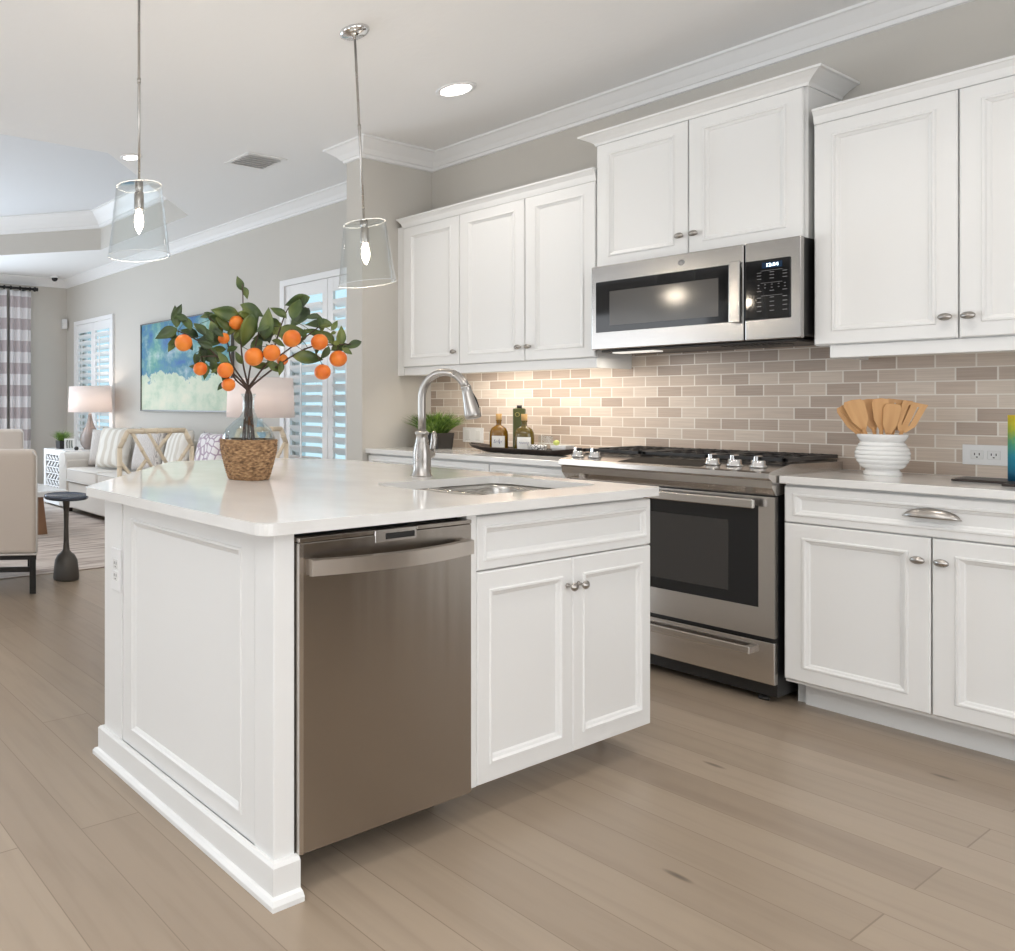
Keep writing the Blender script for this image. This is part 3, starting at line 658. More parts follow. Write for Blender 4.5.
Rv = Vector((.4555589, .8902056, 0)); Fv = Vector((-.8902056, .4555589, 0)); SC = .00378
def jp(cx, cy, dep=0):   # arrangement sketch units -> metres round the jug axis
    px, py = (cx/4.133+130-251.2)*.985, cy/4.133+260
    return Vector((JX, JY, 0)) + Rv*(px*SC) + Fv*dep + Vector((0, 0, 1.195+(403.5-py)*SC))
BR = [  # control points (x, y, depth)
 ([(470, 545, 0), (420, 450, -.01), (330, 365, -.03), (250, 315, -.04), (190, 292, -.05)]),
 ([(476, 545, 0), (440, 430, .02), (420, 330, .04), (375, 260, .05), (345, 225, .05)]),
 ([(484, 545, 0), (482, 430, .01), (470, 330, .0), (478, 200, .0), (476, 95, .0)]),
 ([(490, 545, 0), (500, 460, -.02), (515, 360, -.05), (535, 280, -.06), (560, 235, -.06)]),
 ([(498, 545, 0), (545, 470, .02), (610, 390, .05), (655, 270, .07), (690, 185, .07), (735, 150, .06)]),
 ([(502, 548, 0), (570, 470, -.01), (660, 405, -.02), (760, 355, -.03), (860, 350, -.04), (935, 345, -.04)]),
 ([(498, 545, 0), (560, 440, -.02), (640, 380, -.04), (720, 320, -.06), (780, 275, -.06)]),
 ([(472, 548, 0), (440, 490, -.03), (400, 430, -.06), (360, 400, -.07), (290, 400, -.07)]),
]
LV = [(470,88,50,110),(490,130,42,-70),(405,215,92,-12),(515,205,85,-25),(340,217,48,185),(190,235,72,95),(228,260,62,-55),(150,305,75,200),(172,355,44,240),(250,300,62,-25),
 (290,285,62,125),(342,325,84,-12),(378,270,82,80),(350,280,60,110),(335,385,84,-38),(375,410,55,-60),(275,412,44,100),(302,458,55,-85),(348,440,52,110),(490,290,115,80),(512,240,92,95),
 (555,270,100,85),(590,300,74,20),(600,262,60,-20),(540,340,74,60),(515,385,64,50),(550,434,54,0),(608,440,62,-30),(615,370,62,-60),(675,208,84,70),(730,155,82,18),(742,222,92,40),
 (650,265,62,60),(702,290,104,5),(785,265,84,-10),(822,312,66,-45),(832,275,38,60),(870,315,64,85),(880,360,62,5),(922,350,52,20),(742,402,96,-3),(800,385,46,60),(712,330,54,25),
 (430,285,52,60),(372,438,44,0),(402,500,60,-60),(440,360,44,30),(385,360,52,0),(570,305,70,110),(480,225,60,60),(460,400,46,-60),(640,335,50,160),(760,300,60,150),(245,350,46,-50),(310,350,50,160)]
OR = [(215,346,35,-.09),(283,450,28,-.09),(380,457,32,-.11),(395,514,27,-.10),(398,320,24,0),(450,255,30,.0),(508,400,38,-.06),(570,387,34,-.10),(657,328,36,-.08),(643,408,24,0),(766,343,33,-.09),(850,408,34,-.07),(786,462,32,-.07)]
def smooth_path(P, n=5):
    out = []
    for i in range(len(P)-1):
        p0, p1, p2, p3 = P[max(i-1, 0)], P[i], P[i+1], P[min(i+2, len(P)-1)]
        for k in range(n):
            t = k/n; out.append(.5*((2*p1)+(p2-p0)*t+(2*p0-5*p1+4*p2-p3)*t*t+(3*p1-p0-3*p2+p3)*t**3))
    out.append(P[-1]); return out
paths = []
for bi, P in enumerate(BR):
    ang = bi*2*math.pi/8; w0 = [Vector((JX+.030*math.cos(ang), JY+.030*math.sin(ang), .945)), Vector((JX+.020*math.cos(ang), JY+.020*math.sin(ang), 1.06)), Vector((JX+.0105*math.cos(ang+.4), JY+.0105*math.sin(ang+.4), 1.18))]
    p = w0+[jp(*c) for c in P]
    p[3] = Vector((JX+.012*math.cos(ang+.5), JY+.012*math.sin(ang+.5), 1.245)) + Rv*((P[0][0]-487)/4.133*SC)*.5
    paths.append(smooth_path(p))
labels = ['leafy orange branch arching lowest to the far left of the jug', 'leafy orange branch with a small orange, leaning up and left of centre',
 'tallest orange branch, ending in two small leaves above the others', 'dense leafy orange branch rising just right of the centre', 'leafy orange branch curving up over the window shutter, ending in a broad leaf',
 'longest orange branch, stretching right past the window to a thin leaf tip', 'leafy orange branch leaning right below the highest right-hand leaf', 'short drooping orange branch holding the lowest left-hand oranges']
branches = []
for i, p in enumerate(paths):
    t = E_('orange_branch', labels[i], 'branch', tuple(p[0]), 0, 'orange branches in the jug')
    bm = nb(); k = len(p); tube(bm, [q-p[0] for q in p], [.0054*(1-.66*j/k) for j in range(k)], 7); M_('stem', bm, STEM, t); branches.append((t, p, nb()))
def nearest(pt, skip=14):
    best = None
    for bi, (t, p, _) in enumerate(branches):
        for q in p[skip:]:
            d = (q-pt).length
            if best is None or d < best[0]: best = (d, bi, q)
    return best
def leaf(bm, base, tip, wid, nrm):
    ax = (tip-base); L = ax.length; ax.normalize(); s = ax.cross(nrm).normalized(); nn = s.cross(ax); prev = None
    for i in range(9):
        t = i/8; ww = wid*math.sin(math.pi*min(1, t**.85))*(1-.15*t); c = base+ax*L*t - nn*(.22*L*t*t) + nn*.05*L
        row = [bm.verts.new(c+s*ww*e+nn*abs(e)*ww*.35) for e in (-1, -.5, 0, .5, 1)]
        if prev:
            for j in range(4):
                f = bm.faces.new((prev[j], prev[j+1], row[j+1], row[j])); f.smooth = True
        prev = row
random.seed(21)
for (x, y, l, a) in LV+[(x+random.uniform(-38, 38), y+random.uniform(-22, 34), l*random.uniform(.5, .8), a+random.uniform(-70, 70)) for (x, y, l, a) in LV[2:46]]:
    c = jp(x, y, random.uniform(-.07, .05)); d0, bi, q = nearest(c); t, p, lb = branches[bi]
    c = c+(q-c)*0; a = math.radians(a); ax = (Rv*math.cos(a)+Vector((0, 0, 1))*math.sin(a)+Fv*random.uniform(-.35, .35)).normalized(); L = l/4.133*SC*1.3
    c = jp(x, y, (q-Vector((JX, JY, 0))).dot(Fv)+random.uniform(-.03, .03)); base, tip = c-ax*L/2, c+ax*L/2
    if (tip-q).length < (base-q).length and (tip-base).length > 0: base, tip = tip, base
    nrm = (-Fv+Rv*random.uniform(-.5, .5)+Vector((0, 0, random.uniform(-.2, .6)))).normalized()
    leaf(lb, base-p[0], tip-p[0], L*random.uniform(.23, .29), nrm)
    tube(lb, [q-p[0], (q+base)/2-p[0]+Vector((0, 0, .004)), base-p[0]], .0012, 5)
for t, p, lb in branches:
    lo_ = M_('leaves', lb, LEAF, t); s = lo_.modifiers.new('s', 'SOLIDIFY'); s.thickness = .0006
for (x, y, r, dep) in OR:
    c = jp(x, y, dep); d0, bi, q = nearest(c); t, p, lb = branches[bi]; R0 = r/4.133*SC
    bm = nb(); lathe(bm, [(0, .93*R0), (.12*R0, .94*R0)]+[(R0*math.sin(a), R0*.97*math.cos(a)) for a in [math.pi*k/18 for k in range(2, 18)]]+[(.1*R0, -.95*R0), (0, -.94*R0)], c-p[0], 28); 
    o = M_('orange', bm, ORANGE, t)
    bm = nb(); tube(bm, [q-p[0], (q+c)/2-p[0]+Vector((0, 0, .012)), c-p[0]+Vector((0, 0, R0*.9))], .0013, 5); lathe(bm, [(0, R0*.9), (.006, R0*.94), (.004, R0*1.0), (0, R0*1.02)], c-p[0], 10); M_('stalk', bm, STEM, o)

# ------------------------------------------------------------------ pendants
def pendant(label, px, py, ztop, tilt):
    t = E_('pendant_light', label, 'pendant light', (px, py, ZC))
    ax = (Vector((0, 0, -1))+Rv*tilt).normalized()
    bm = nb(); lathe(bm, [(0, 0), (.062, 0), (.064, -.006), (.060, -.016), (.045, -.024), (.012, -.028), (.010, -.040), (0, -.040)], (0, 0, 0), 36); M_('canopy', bm, CHROME, t)
    Ld = ZC-ztop; bm = nb(); tube(bm, [ax*.03, ax*Ld*.5, ax*(Ld+.01)], .0055, 12); tube(bm, [ax*(Ld*.5-.01), ax*(Ld*.5+.01)], .0075, 12); M_('rod', bm, NICKEL, t)
    q = ax.to_track_quat('-Z', 'Y').to_matrix().to_4x4(); c = ax*Ld
    bm = nb(); prof = [(.008, .004), (.086, .004), (.090, .0), (.121, -.268), (.123, -.272)]
    lathe(bm, prof+[(.1195, -.271), (.087, -.003), (.084, .0005), (.008, .0005)], c, 48, q); gs = M_('glass_shade', bm, GLASS, t)
    for nm, r_, z_ in (('top_rim', .0885, .001), ('bottom_rim', .1215, -.271)):
        bm = nb(); lathe(bm, [(r_-.0018, z_-.001), (r_+.0014, z_-.001), (r_+.0014, z_+.001), (r_-.0018, z_+.001), (r_-.0018, z_-.001)], c, 48, q); M_(nm, bm, RIM, gs)
    bm = nb(); lathe(bm, [(0, .012), (.016, .012), (.017, -.012), (.013, -.018), (.019, -.024), (.0195, -.085), (.017, -.092), (0, -.092)], c, 24, q); M_('socket', bm, NICKEL, t)
    bm = nb(); lathe(bm, [(0, -.090), (.010, -.092), (.012, -.10), (.0165, -.12), (.018, -.138), (.015, -.158), (.008, -.175), (.003, -.184), (0, -.186)], c, 24, q); M_('bulb', bm, emit('bulb_glow', (1, .86, .66), 22), t)
    l = lamp('pendant_bulb_light', 'POINT', (0, 0, 0), 9, (1, .84, .66), .03); l.parent = t; l.location = c+ax*.145
    return t
pendant('clear glass pendant lamp hanging nearer the left edge, rod straight', -2.476, 1.527, 2.05, 0)
pendant('clear glass pendant lamp hanging slightly tilted beside the wall cabinets', -2.40, 2.617, 2.01, .050)

# ------------------------------------------------------------------ ceiling fittings
CANGLOW = emit('can_lens', (1, .95, .88), 14)
def can(label, x, y, r=.075, e=17):
    t = E_('recessed_light', label, 'ceiling light', (x, y, ZC))
    bm = nb(); lathe(bm, [(r, 0), (r+.022, 0), (r+.02, -.006), (r+.002, -.008), (r-.004, -.002), (r, 0)], (0, 0, 0), 36); M_('trim_ring', bm, TRIMW, t)
    bm = nb(); lathe(bm, [(0, -.004), (r-.006, -.004), (r-.004, -.001), (0, -.001)], (0, 0, 0), 32); M_('lens', bm, CANGLOW, t)
    l = lamp('ceiling_spot', 'SPOT', (0, 0, -.02), e, (1, .92, .84), .07, spot=math.radians(125)); l.parent = t
    return t
can('round recessed ceiling light above the left wall cabinets', -2.60, 3.585)
can('round recessed ceiling light at the edge of the living room tray', -4.32, 2.60, .052)
for x, y in ((-6.3, .6), (-7.5, 1.5)):
    l = lamp('tray_spot', 'SPOT', (x, y, ZC+.36), 62, (.97, .97, 1), .08, spot=math.radians(150))
for x, y in ((-.9, 3.2), (-.9, 1.2), (.9, 2.4), (.9, .2)):
    l = lamp('ceiling_spot', 'SPOT', (x, y, ZC-.02), 28, (1, .93, .85), .08, spot=math.radians(130))  # unseen ceiling spots without fittings, added to light the kitchen
vt = E_('ceiling_vent', 'white rectangular air vent in the ceiling above the living room', 'vent', (-4.0, 3.41, ZC))
bm = nb(); box(bm, -.13, -.17, -.006, .13, -.14, 0); box(bm, -.13, .14, -.006, .13, .17, 0); box(bm, -.13, -.14, -.006, -.10, .14, 0); box(bm, .10, -.14, -.006, .13, .14, 0); M_('frame', bm, TRIMW, vt)
bm = nb()
for i in range(6):
    t = nb(); box(t, -.014, -.14, -.001, .014, .14, .001); join(bm, t, Matrix.Translation((-.083+i*.033, 0, -.009)) @ Matrix.Rotation(.5, 4, 'Y'))
M_('slats', bm, TRIMW, vt)
bm = nb(); box(bm, -.10, -.14, -.002, .10, .14, -.0005); M_('dark_throat', bm, mat('vent_grey', (.8, .8, .8), .7), vt)
dc = E_('dome_camera', 'small black dome camera on the ceiling near the curtain rod', 'camera', (-8.80, 4.13, ZC))
bm = nb(); lathe(bm, [(0, 0), (.062, 0), (.060, -.012), (.045, -.022), (0, -.022)], (0, 0, 0), 24); M_('mount', bm, TRIMW, dc)
bm = nb(); lathe(bm, [(.042, -.02), (.040, -.04), (.026, -.060), (0, -.068)], (0, 0, 0), 24); M_('dome', bm, BGLASS, dc)
ms = E_('motion_sensor', 'small white motion sensor box in the far wall corner', 'sensor', (-9.0, 4.37, 2.22))
bm = nb(); box(bm, -.035, -.03, 0, .035, .03, .13, .01); M_('housing', bm, TRIMW, ms)
bm = nb(); t = nb(); box(t, -.022, -.004, 0, .022, .004, .045, .002); join(bm, t, Matrix.Translation((.012, -.028, .035))); M_('lens', bm, CERAM, ms)

# ------------------------------------------------------------------ counter items
def outlet(name, label, loc, rz, w, h, kind):
    t = E_(name, label, 'outlet', loc, rz); bm = nb(); box(bm, -w/2, -.006, -h/2, w/2, 0, h/2, .002); M_('cover_plate', bm, TRIMW, t)
    bm = nb(); bs = nb()
    if kind == 'h2':
        for cx in (-.021, .021):
            box(bm, cx-.016, -.0075, -.017, cx+.016, -.0055, .017, .002)
            for dx in (-.006, .006): box(bs, cx+dx-.0012, -.008, -.002, cx+dx+.0012, -.0074, .007)
            box(bs, cx-.0022, -.008, -.011, cx+.0022, -.0074, -.007)
    elif kind == 'v2':
        for cz in (-.02, .02):
            box(bm, -.016, -.0075, cz-.016, .016, -.0055, cz+.016, .002)
            for dx in (-.006, .006): box(bs, dx-.0012, -.008, cz-.002, dx+.0012, -.0074, cz+.007)
            box(bs, -.0022, -.008, cz-.011, .0022, -.0074, cz-.007)
    else:
        for cx in (-.035, .035):
            box(bm, cx-.016, -.0085, -.032, cx+.016, -.0055, .032, .002); box(bs, cx-.0165, -.0062, -.033, cx+.0165, -.0058, -.0325)
    s = M_('sockets' if kind != 'sw' else 'rocker_switches', bm, CERAM, t); M_('slots', bs, BLACK, s)
outlet('wall_outlet', 'white double outlet on the tile right of the spatula crock', (-.948, YW-.010, 1.0), 0, .118, .078, 'h2')
outlet('wall_switch', 'white double switch plate on the tile between the green plant and bottles', (-3.08, YW-.010, 1.0), 0, .142, .095, 'sw')
outlet('island_outlet', 'white outlet low on the left edge of the island end panel', (-2.118, 1.222, .65), 0, .06, .14, 'v2')

ck = E_('utensil_crock', 'round white ribbed ceramic crock of wooden spatulas beside the range', 'crock', (-1.166, 4.19, .914))
pr = [(0, 0), (.078, 0), (.080, .004), (.078, .014), (.072, .018), (.070, .026)]
for i in range(6):
    t0 = i/6; t1 = (i+1)/6; zz = lambda t: .026+t*.108; rr_ = lambda t: .070+.042*math.sin(math.pi*(.08+.80*t))
    pr += [(rr_(t0)+.001, zz(t0)+.001), (rr_((t0+t1)/2)+.0035, (zz(t0)+zz(t1))/2), (rr_(t1)+.001, zz(t1)-.001), (rr_(t1)-.002, zz(t1))]
pr += [(.092, .136), (.097, .143), (.104, .153), (.106, .160), (.103, .164), (.097, .162), (.088, .14), (.095, .08), (.06, .012), (0, .010)]
bm = nb(); lathe(bm, [(r*.67, z) for r, z in pr], (0, 0, 0), 48); M_('pot', bm, CERAM, ck)
ut = [(-.075, -.01, -19, .26, 'spoon'), (-.055, .015, -16, .265, 'flat'), (-.032, -.035, -14, .275, 'flat'), (-.005, .04, -7, .27, 'flat'), (.012, -.01, -1, .27, 'spoon'), (.030, -.03, 5, .25, 'spoon'), (.048, .02, 8, .268, 'slot'), (.066, -.012, 15, .266, 'slot')]
utl = ['leftmost wooden spoon in the white crock, seen edge-on', 'wooden spatula second from left in the crock, half hidden', 'broad flat wooden spatula leaning left in front in the crock', 'wooden spatula standing upright at the back middle of the crock',
       'narrow wooden spoon upright in the middle of the crock', 'wooden spoon leaning slightly right at the front of the crock', 'wide wooden turner behind, right of centre in the crock', 'slotted wooden turner, rightmost in the crock']
for (x, y, a, L, kd), lb in zip(ut, utl):
    t = E_('wooden_utensil', lb, 'kitchen utensil', (-1.166+x*.06, 4.19+y*.15, .928), 0, 'wooden utensils in the crock'); bm = nb(); L += .022; hd = .115; wd = .031 if kd != 'spoon' else .025
    tube(bm, [(0, 0, 0), (0, 0, L-hd)], .0055, 8)
    if kd == 'slot':
        for s in (-1, 0, 1): prism(bm, [(s*.019-.008, L-hd+.02), (s*.019+.008, L-hd+.02), (s*.024+.009, L-.004), (s*.024-.009, L-.004)], -.0028, .0028, 0, Matrix.Rotation(math.pi/2, 4, 'X'))
        prism(bm, [(-.010, L-hd-.006), (.010, L-hd-.006), (.025, L-hd+.022), (-.025, L-hd+.022)], -.003, .003, 0, Matrix.Rotation(math.pi/2, 4, 'X')); prism(bm, [(-.033, L-.014), (.033, L-.014), (.034, L), (-.034, L)], -.003, .003, 0, Matrix.Rotation(math.pi/2, 4, 'X'))
    else:
        P = [(-.006, L-hd-.01), (.006, L-hd-.01), (wd*.8, L-hd+.03), (wd, L-.02), (wd*.8, L-.003), (0, L+.001), (-wd*.8, L-.003), (-wd, L-.02), (-wd*.8, L-hd+.03)]
        prism(bm, P, -.003, .003, .001, Matrix.Rotation(math.pi/2, 4, 'X'))
    t.rotation_euler = (math.radians(-y*60), math.radians(a*1.15), math.radians(random.uniform(-25, 40) if abs(x) > .06 else 25)); M_('utensil', bm, WOODL, t)

# serving tray
ty = E_('serving_tray', 'long dark carved wooden tray on the counter left of the range', 'tray', (-2.61, 4.20, .914))
bm = nb(); rows = []
for i in range(25):
    u = -1+2*i/24; x = u*.335; w_ = .085*(1-abs(u)**3.5)**.5+.010; lift = .030*max(0, abs(u)-.6)/.4
    rows.append([bm.verts.new(p) for p in ((x, -w_*.55, .001+lift), (x, -w_, .030+lift*.6), (x, -w_+.008, .031+lift*.6), (x, -w_*.5, .010+lift), (x, w_*.5, .010+lift), (x, w_-.008, .031+lift*.6), (x, w_, .030+lift*.6), (x, w_*.55, .001+lift))])
for A, Bq in zip(rows, rows[1:]):
    for j in range(8): bm.faces.new((A[j], A[(j+1) % 8], Bq[(j+1) % 8], Bq[j]))
bm.faces.new(rows[0]); bm.faces.new(rows[-1][::-1]); bmesh.ops.recalc_face_normals(bm, faces=bm.faces); M_('tray', bm, DWOOD, ty)
OIL = mat('amber_oil_glass', sc(120, 84, 12), .06, 0, Coat_Weight=.5); OIL2 = mat('olive_oil_glass', sc(92, 76, 20), .06, 0, Coat_Weight=.5)
CORK = mat('cork', sc(186, 150, 96), .8); PAPER = mat('label_paper', (.78, .78, .76), .7); INK = mat('blue_ink', sc(48, 62, 130), .6)
FR = math.radians(27)
def bottle(label, x, y, m, word):
    t = E_('oil_bottle', label, 'bottle', (x, y, .9245), FR, 'oil bottles on the tray'); t.scale = (1.06, 1.06, 1.26)
    bm = nb(); t_ = nb()
    lathe(bm, [(0, 0), (.043, 0), (.046, .004), (.046, .072), (.044, .088), (.036, .104), (.022, .113), (.014, .117), (.0125, .122), (.0125, .135), (.015, .138), (.015, .142), (0, .142)], (0, 0, 0), 28, None, 1, .62); M_('flask', bm, m, t)
    bm = nb(); lathe(bm, [(0, .142), (.0125, .142), (.014, .146), (.015, .172), (0, .172)], (0, 0, 0), 16); M_('cork_stopper', bm, CORK, t)
    bm = nb(); rows = []
    for i in range(9):
        a = math.radians(-90-42+84*i/8); rows.append([bm.verts.new((.0468*math.cos(a), .0468*.62*math.sin(a), z)) for z in (.014, .068)])
    for A, Bq in zip(rows, rows[1:]): bm.faces.new((A[0], Bq[0], Bq[1], A[1]))
    lab = M_('paper_label', bm, PAPER, t)
    bm = nb(); tube(bm, [(p[0], -.0305-.0, p[1]) for p in word], .0009, 5); M_('handwriting', bm, INK, lab)
w1 = [(-.020, .046), (-.014, .052), (-.018, .044), (-.021, .036), (-.013, .038), (-.008, .045), (-.006, .037), (-.002, .044), (.001, .037), (.005, .056), (.007, .030), (.010, .042), (.014, .037), (.019, .046)]
w2 = [(-.022, .040), (-.018, .046), (-.014, .038), (-.010, .045), (-.006, .038), (-.002, .046), (.002, .038), (.006, .046), (.010, .039), (.014, .047), (.018, .030), (.021, .046)]
bottle('small square-shouldered oil bottle with cork, leftmost on the dark tray', -2.775, 4.215, OIL, w1)
bottle('corked oil bottle with a paper label, in front of the tall green tin', -2.60, 4.18, OIL2, w2)
tn = E_('olive_oil_tin', 'tall square dark green oil tin standing behind the bottles', 'tin', (-2.67, 4.245, .9245), FR); tn.scale = (1, 1, 1.12)
TIN = mat('olive_green_tin', sc(74, 80, 36), .35)
bm = nb(); box(bm, -.031, -.022, 0, .031, .022, .222, .005); M_('body', bm, TIN, tn)
bm = nb(); lathe(bm, [(0, .222), (.013, .222), (.013, .238), (0, .238)], (0, 0, 0), 16); M_('cap', bm, BLACK, tn)
bm = nb(); R90 = Matrix.Rotation(math.pi/2, 4, 'X'); lathe(bm, [(.009, 0), (.012, 0), (.012, .001), (.009, .001), (.009, 0)], (-.008, -.022, .19), 24, R90); box(bm, -.018, -.0226, .08, .018, -.022, .082); box(bm, -.014, -.0226, .10, .014, -.022, .102); M_('printed_emblem', bm, mat('gold_print', sc(160, 150, 80), .4), tn)
bw = E_('patterned_bowl', 'small black-and-white patterned ceramic bowl on the tray', 'bowl', (-2.515, 4.17, .9245))
PB = pattern_fabric('black_white_dots', (.02, .02, .02), (.8, .8, .8), 60, 'vor'); PB.node_tree.nodes['Principled BSDF'].inputs['Roughness'].default_value = .3
bm = nb(); lathe(bm, [(0, 0), (.022, 0), (.036, .012), (.043, .035), (.041, .045), (.038, .045), (.030, .014), (0, .006)], (0, 0, 0), 28); M_('bowl', bm, PB, bw)
gb = E_('glass_box', 'small clear glass block behind the patterned bowl', 'glass', (-2.515, 4.238, .9265)); bm = nb(); box(bm, -.035, -.012, 0, .035, .012, .095, .003); M_('block', bm, JUG, gb)
wb = E_('white_bowl', 'small white rectangular bowl at the right end of the tray', 'bowl', (-2.40, 4.195, .926), 0)
bm = nb(); lathe(bm, [(0, 0), (.030, 0), (.046, .030), (.048, .046), (.045, .046), (.030, .008), (0, .006)], (0, 0, 0), 4, Matrix.Rotation(math.pi/4, 4, 'Z'), 1.2, 1.2)
o = M_('bowl', bm, CERAM, wb)
for p in o.data.polygons: p.use_smooth = False
lm = E_('lime', 'yellow-green lime resting on the edge of the white bowl', 'fruit', (-2.425, 4.185, .985)); bm = nb(); lathe(bm, [(0, -.016)]+[(.015*math.sin(a), -.016*math.cos(a)) for a in [math.pi*k/10 for k in range(1, 10)]]+[(0, .018)], (0, 0, 0), 16, Matrix.Rotation(1.3, 4, 'Y')); M_('fruit', bm, mat('lime_skin', sc(190, 200, 110), .4), lm)

def potted(label, loc, potw, poth, n, hgt, spread, seed, rz=0, ceramic=BLACK, clampx=9):
    random.seed(seed); t = E_('potted_grass', label, 'plant', loc, rz)
    bm = nb(); w2_ = potw/2; P0 = [(-w2_*.9, -w2_*.9), (w2_*.9, -w2_*.9), (w2_*.9, w2_*.9), (-w2_*.9, w2_*.9)]
    lo = [bm.verts.new((x, y, 0)) for x, y in P0]; hi = [bm.verts.new((x/.9, y/.9, poth)) for x, y in P0]; ii = [bm.verts.new((x*.95, y*.95, poth)) for x, y in P0]; ib = [bm.verts.new((x*.95, y*.95, poth-.015)) for x, y in P0]
    for A, Bq in ((lo, hi), (hi, ii), (ii, ib)):
        for i in range(4): j = (i+1) % 4; bm.faces.new((A[i], A[j], Bq[j], Bq[i]))
    bm.faces.new(lo[::-1]); bm.faces.new(ib); M_('pot', bm, ceramic, t)
    bm = nb()
    for k in range(n):
        a = random.uniform(0, 2*math.pi); r0 = random.uniform(0, w2_*.75); r1 = r0+random.uniform(.15, 1)*spread; h = hgt*random.uniform(.55, 1)*(1-.35*(r1/(spread+w2_))); 
        b0 = Vector((r0*math.cos(a), r0*math.sin(a), poth-.012)); t1 = Vector((max(r1*math.cos(a), -clampx), min(r1*math.sin(a), .19), poth+h)); mid = (b0+t1)/2+Vector((0, 0, h*.18)); s = Vector((-math.sin(a+.7), math.cos(a+.7), 0))*potw*.016
        v = [bm.verts.new(b0-s), bm.verts.new(b0+s), bm.verts.new(mid+s*1.2), bm.verts.new(mid-s*1.2), bm.verts.new(t1)]
        bm.faces.new((v[0], v[1], v[2], v[3])); bm.faces.new((v[3], v[2], v[4]))
    M_('leaves', bm, GRASS, t); return t
potted('bushy green grass plant in a square black pot on the left counter', (-3.19, 4.20, .914), .155, .10, 620, .165, .19, 3, 0, clampx=.185)

# right-hand board and gift bag
bd = E_('serving_board', 'flat dark wooden board on the counter below the double outlet', 'board', (-.70, 4.18, .914)); bm = nb(); box(bm, -.262, -.085, 0, .22, .09, .009, .003); M_('board', bm, DWOOD, bd)
b2_ = E_('serving_board', 'second dark board in front, cut off by the right picture edge', 'board', (-.62, 4.035, .914)); bm = nb(); box(bm, -.20, -.055, 0, .2, .055, .010, .003); M_('board', bm, DWOOD, b2_)
GRAD = mat('yellow_to_teal_print', (.3, .6, .5), .35); nt, b = nodes(GRAD); tc = N(nt, 'ShaderNodeTexCoord'); sp = N(nt, 'ShaderNodeSeparateXYZ'); nt.links.new(tc.outputs['Generated'], sp.inputs[0])
ns = N(nt, 'ShaderNodeTexNoise'); ns.inputs['Scale'].default_value = 9; ad = N(nt, 'ShaderNodeMath', operation='MULTIPLY_ADD', i_1=.25, i_2=-.12); nt.links.new(ns.outputs[0], ad.inputs[0])
ad2 = N(nt, 'ShaderNodeMath', operation='ADD'); nt.links.new(sp.outputs[2], ad2.inputs[0]); nt.links.new(ad.outputs[0], ad2.inputs[1])
nt.links.new(ramp(nt, ad2.outputs[0], [(.05, sc(8, 100, 140)), (.35, sc(20, 150, 175)), (.6, sc(90, 175, 130)), (.78, sc(190, 200, 60)), (1, sc(235, 205, 60))]), b.inputs['Base Color'])
gbg = E_('snack_pouch', 'yellow-to-teal printed pouch standing on the board at the right edge', 'package', (-.757, 4.16, .923))
bm = nb(); rows = []
for i in range(9):
    u = i/8; d = .032*(1-u)**.7+.002; rows.append([bm.verts.new(p) for p in ((-.085, 0, u*.235), (-.04, -d, u*.235), (.04, -d, u*.235), (.085, 0, u*.235), (.04, d, u*.235), (-.04, d, u*.235))])
for A, Bq in zip(rows, rows[1:]):
    for j in range(6): f = bm.faces.new((A[j], A[(j+1) % 6], Bq[(j+1) % 6], Bq[j])); f.smooth = True
bm.faces.new(rows[0][::-1]); bm.faces.new(rows[-1]); M_('pouch', bm, GRAD, gbg)

# ------------------------------------------------------------------ living room
# counter stools in bamboo
def stool(label, loc, rz):
    # local: back at y=0, facing +y ; width along x
    t = E_('bamboo_stool', label, 'stool', loc, rz, 'bamboo stools behind the island'); w = .235; r = .014
    fr = [(-w, 0, .60), (-w, 0, .97), (-w+.05, 0, 1.055), (w-.05, 0, 1.055), (w, 0, .97), (w, 0, .60)]
    bm = nb()
    def bar(a, b_, r_=r):
        a, b_ = Vector(a), Vector(b_); tube(bm, [a, b_], r_, 10); n = max(1, int((b_-a).length/.12))
        for k in range(1, n+1): c = a+(b_-a)*(k/(n+1)); d = (b_-a).normalized(); tube(bm, [c-d*.005, c+d*.005], r_*1.18, 10)
    for a, b_ in zip(fr, fr[1:]): bar(a, b_)
    M_('back_frame', bm, BAMBOO, t); bm = nb()
    z0, z1 = .70, 1.05
    for a, b_ in (((-w, 0, .99), (.01, 0, .70)), ((-.10, 0, 1.05), (.0, 0, .95)), ((.06, 0, 1.05), (-.10, 0, .83)), ((.16, 0, 1.05), (-.03, 0, .77)), ((w, 0, .90), (.05, 0, .70)), ((-w, 0, .84), (-.12, 0, .70)), ((.07, 0, .90), (.16, 0, .80)), ((-w, 0, .70), (w, 0, .70))): bar(a, b_, .010)
    M_('back_lattice', bm, BAMBOO, t)
    for sx in (-1, 1):
        bm = nb(); bar((sx*w, 0, 0), (sx*w, 0, .60), .015); M_('leg', bm, BAMBOO, t)
        bm = nb(); bar((sx*(w-.01), .40, 0), (sx*(w-.01), .40, .60), .015); M_('leg', bm, BAMBOO, t)
    bm = nb(); bar((-w, 0, .22), (w, 0, .22), .011); bar((-w, .4, .22), (w, .4, .22), .011); bar((-w, 0, .26), (-w, .4, .26), .011); bar((w, 0, .26), (w, .4, .26), .011); M_('stretcher', bm, BAMBOO, t)
    bm = nb(); box(bm, -w, -.01, .585, w, .42, .612, .006); M_('seat_frame', bm, BAMBOO, t)
    bm = nb(); box(bm, -w+.015, .015, .612, w-.015, .41, .665, .02, 3); M_('seat_cushion', bm, SOFA, t)
    return t
stool('bleached bamboo counter stool left of the jug, lattice back facing the living room', (-3.33, 2.165, 0), -math.pi/2+.04)
stool('bleached bamboo counter stool half hidden behind the jug and basket', (-3.24, 2.80, 0), -math.pi/2+.2)

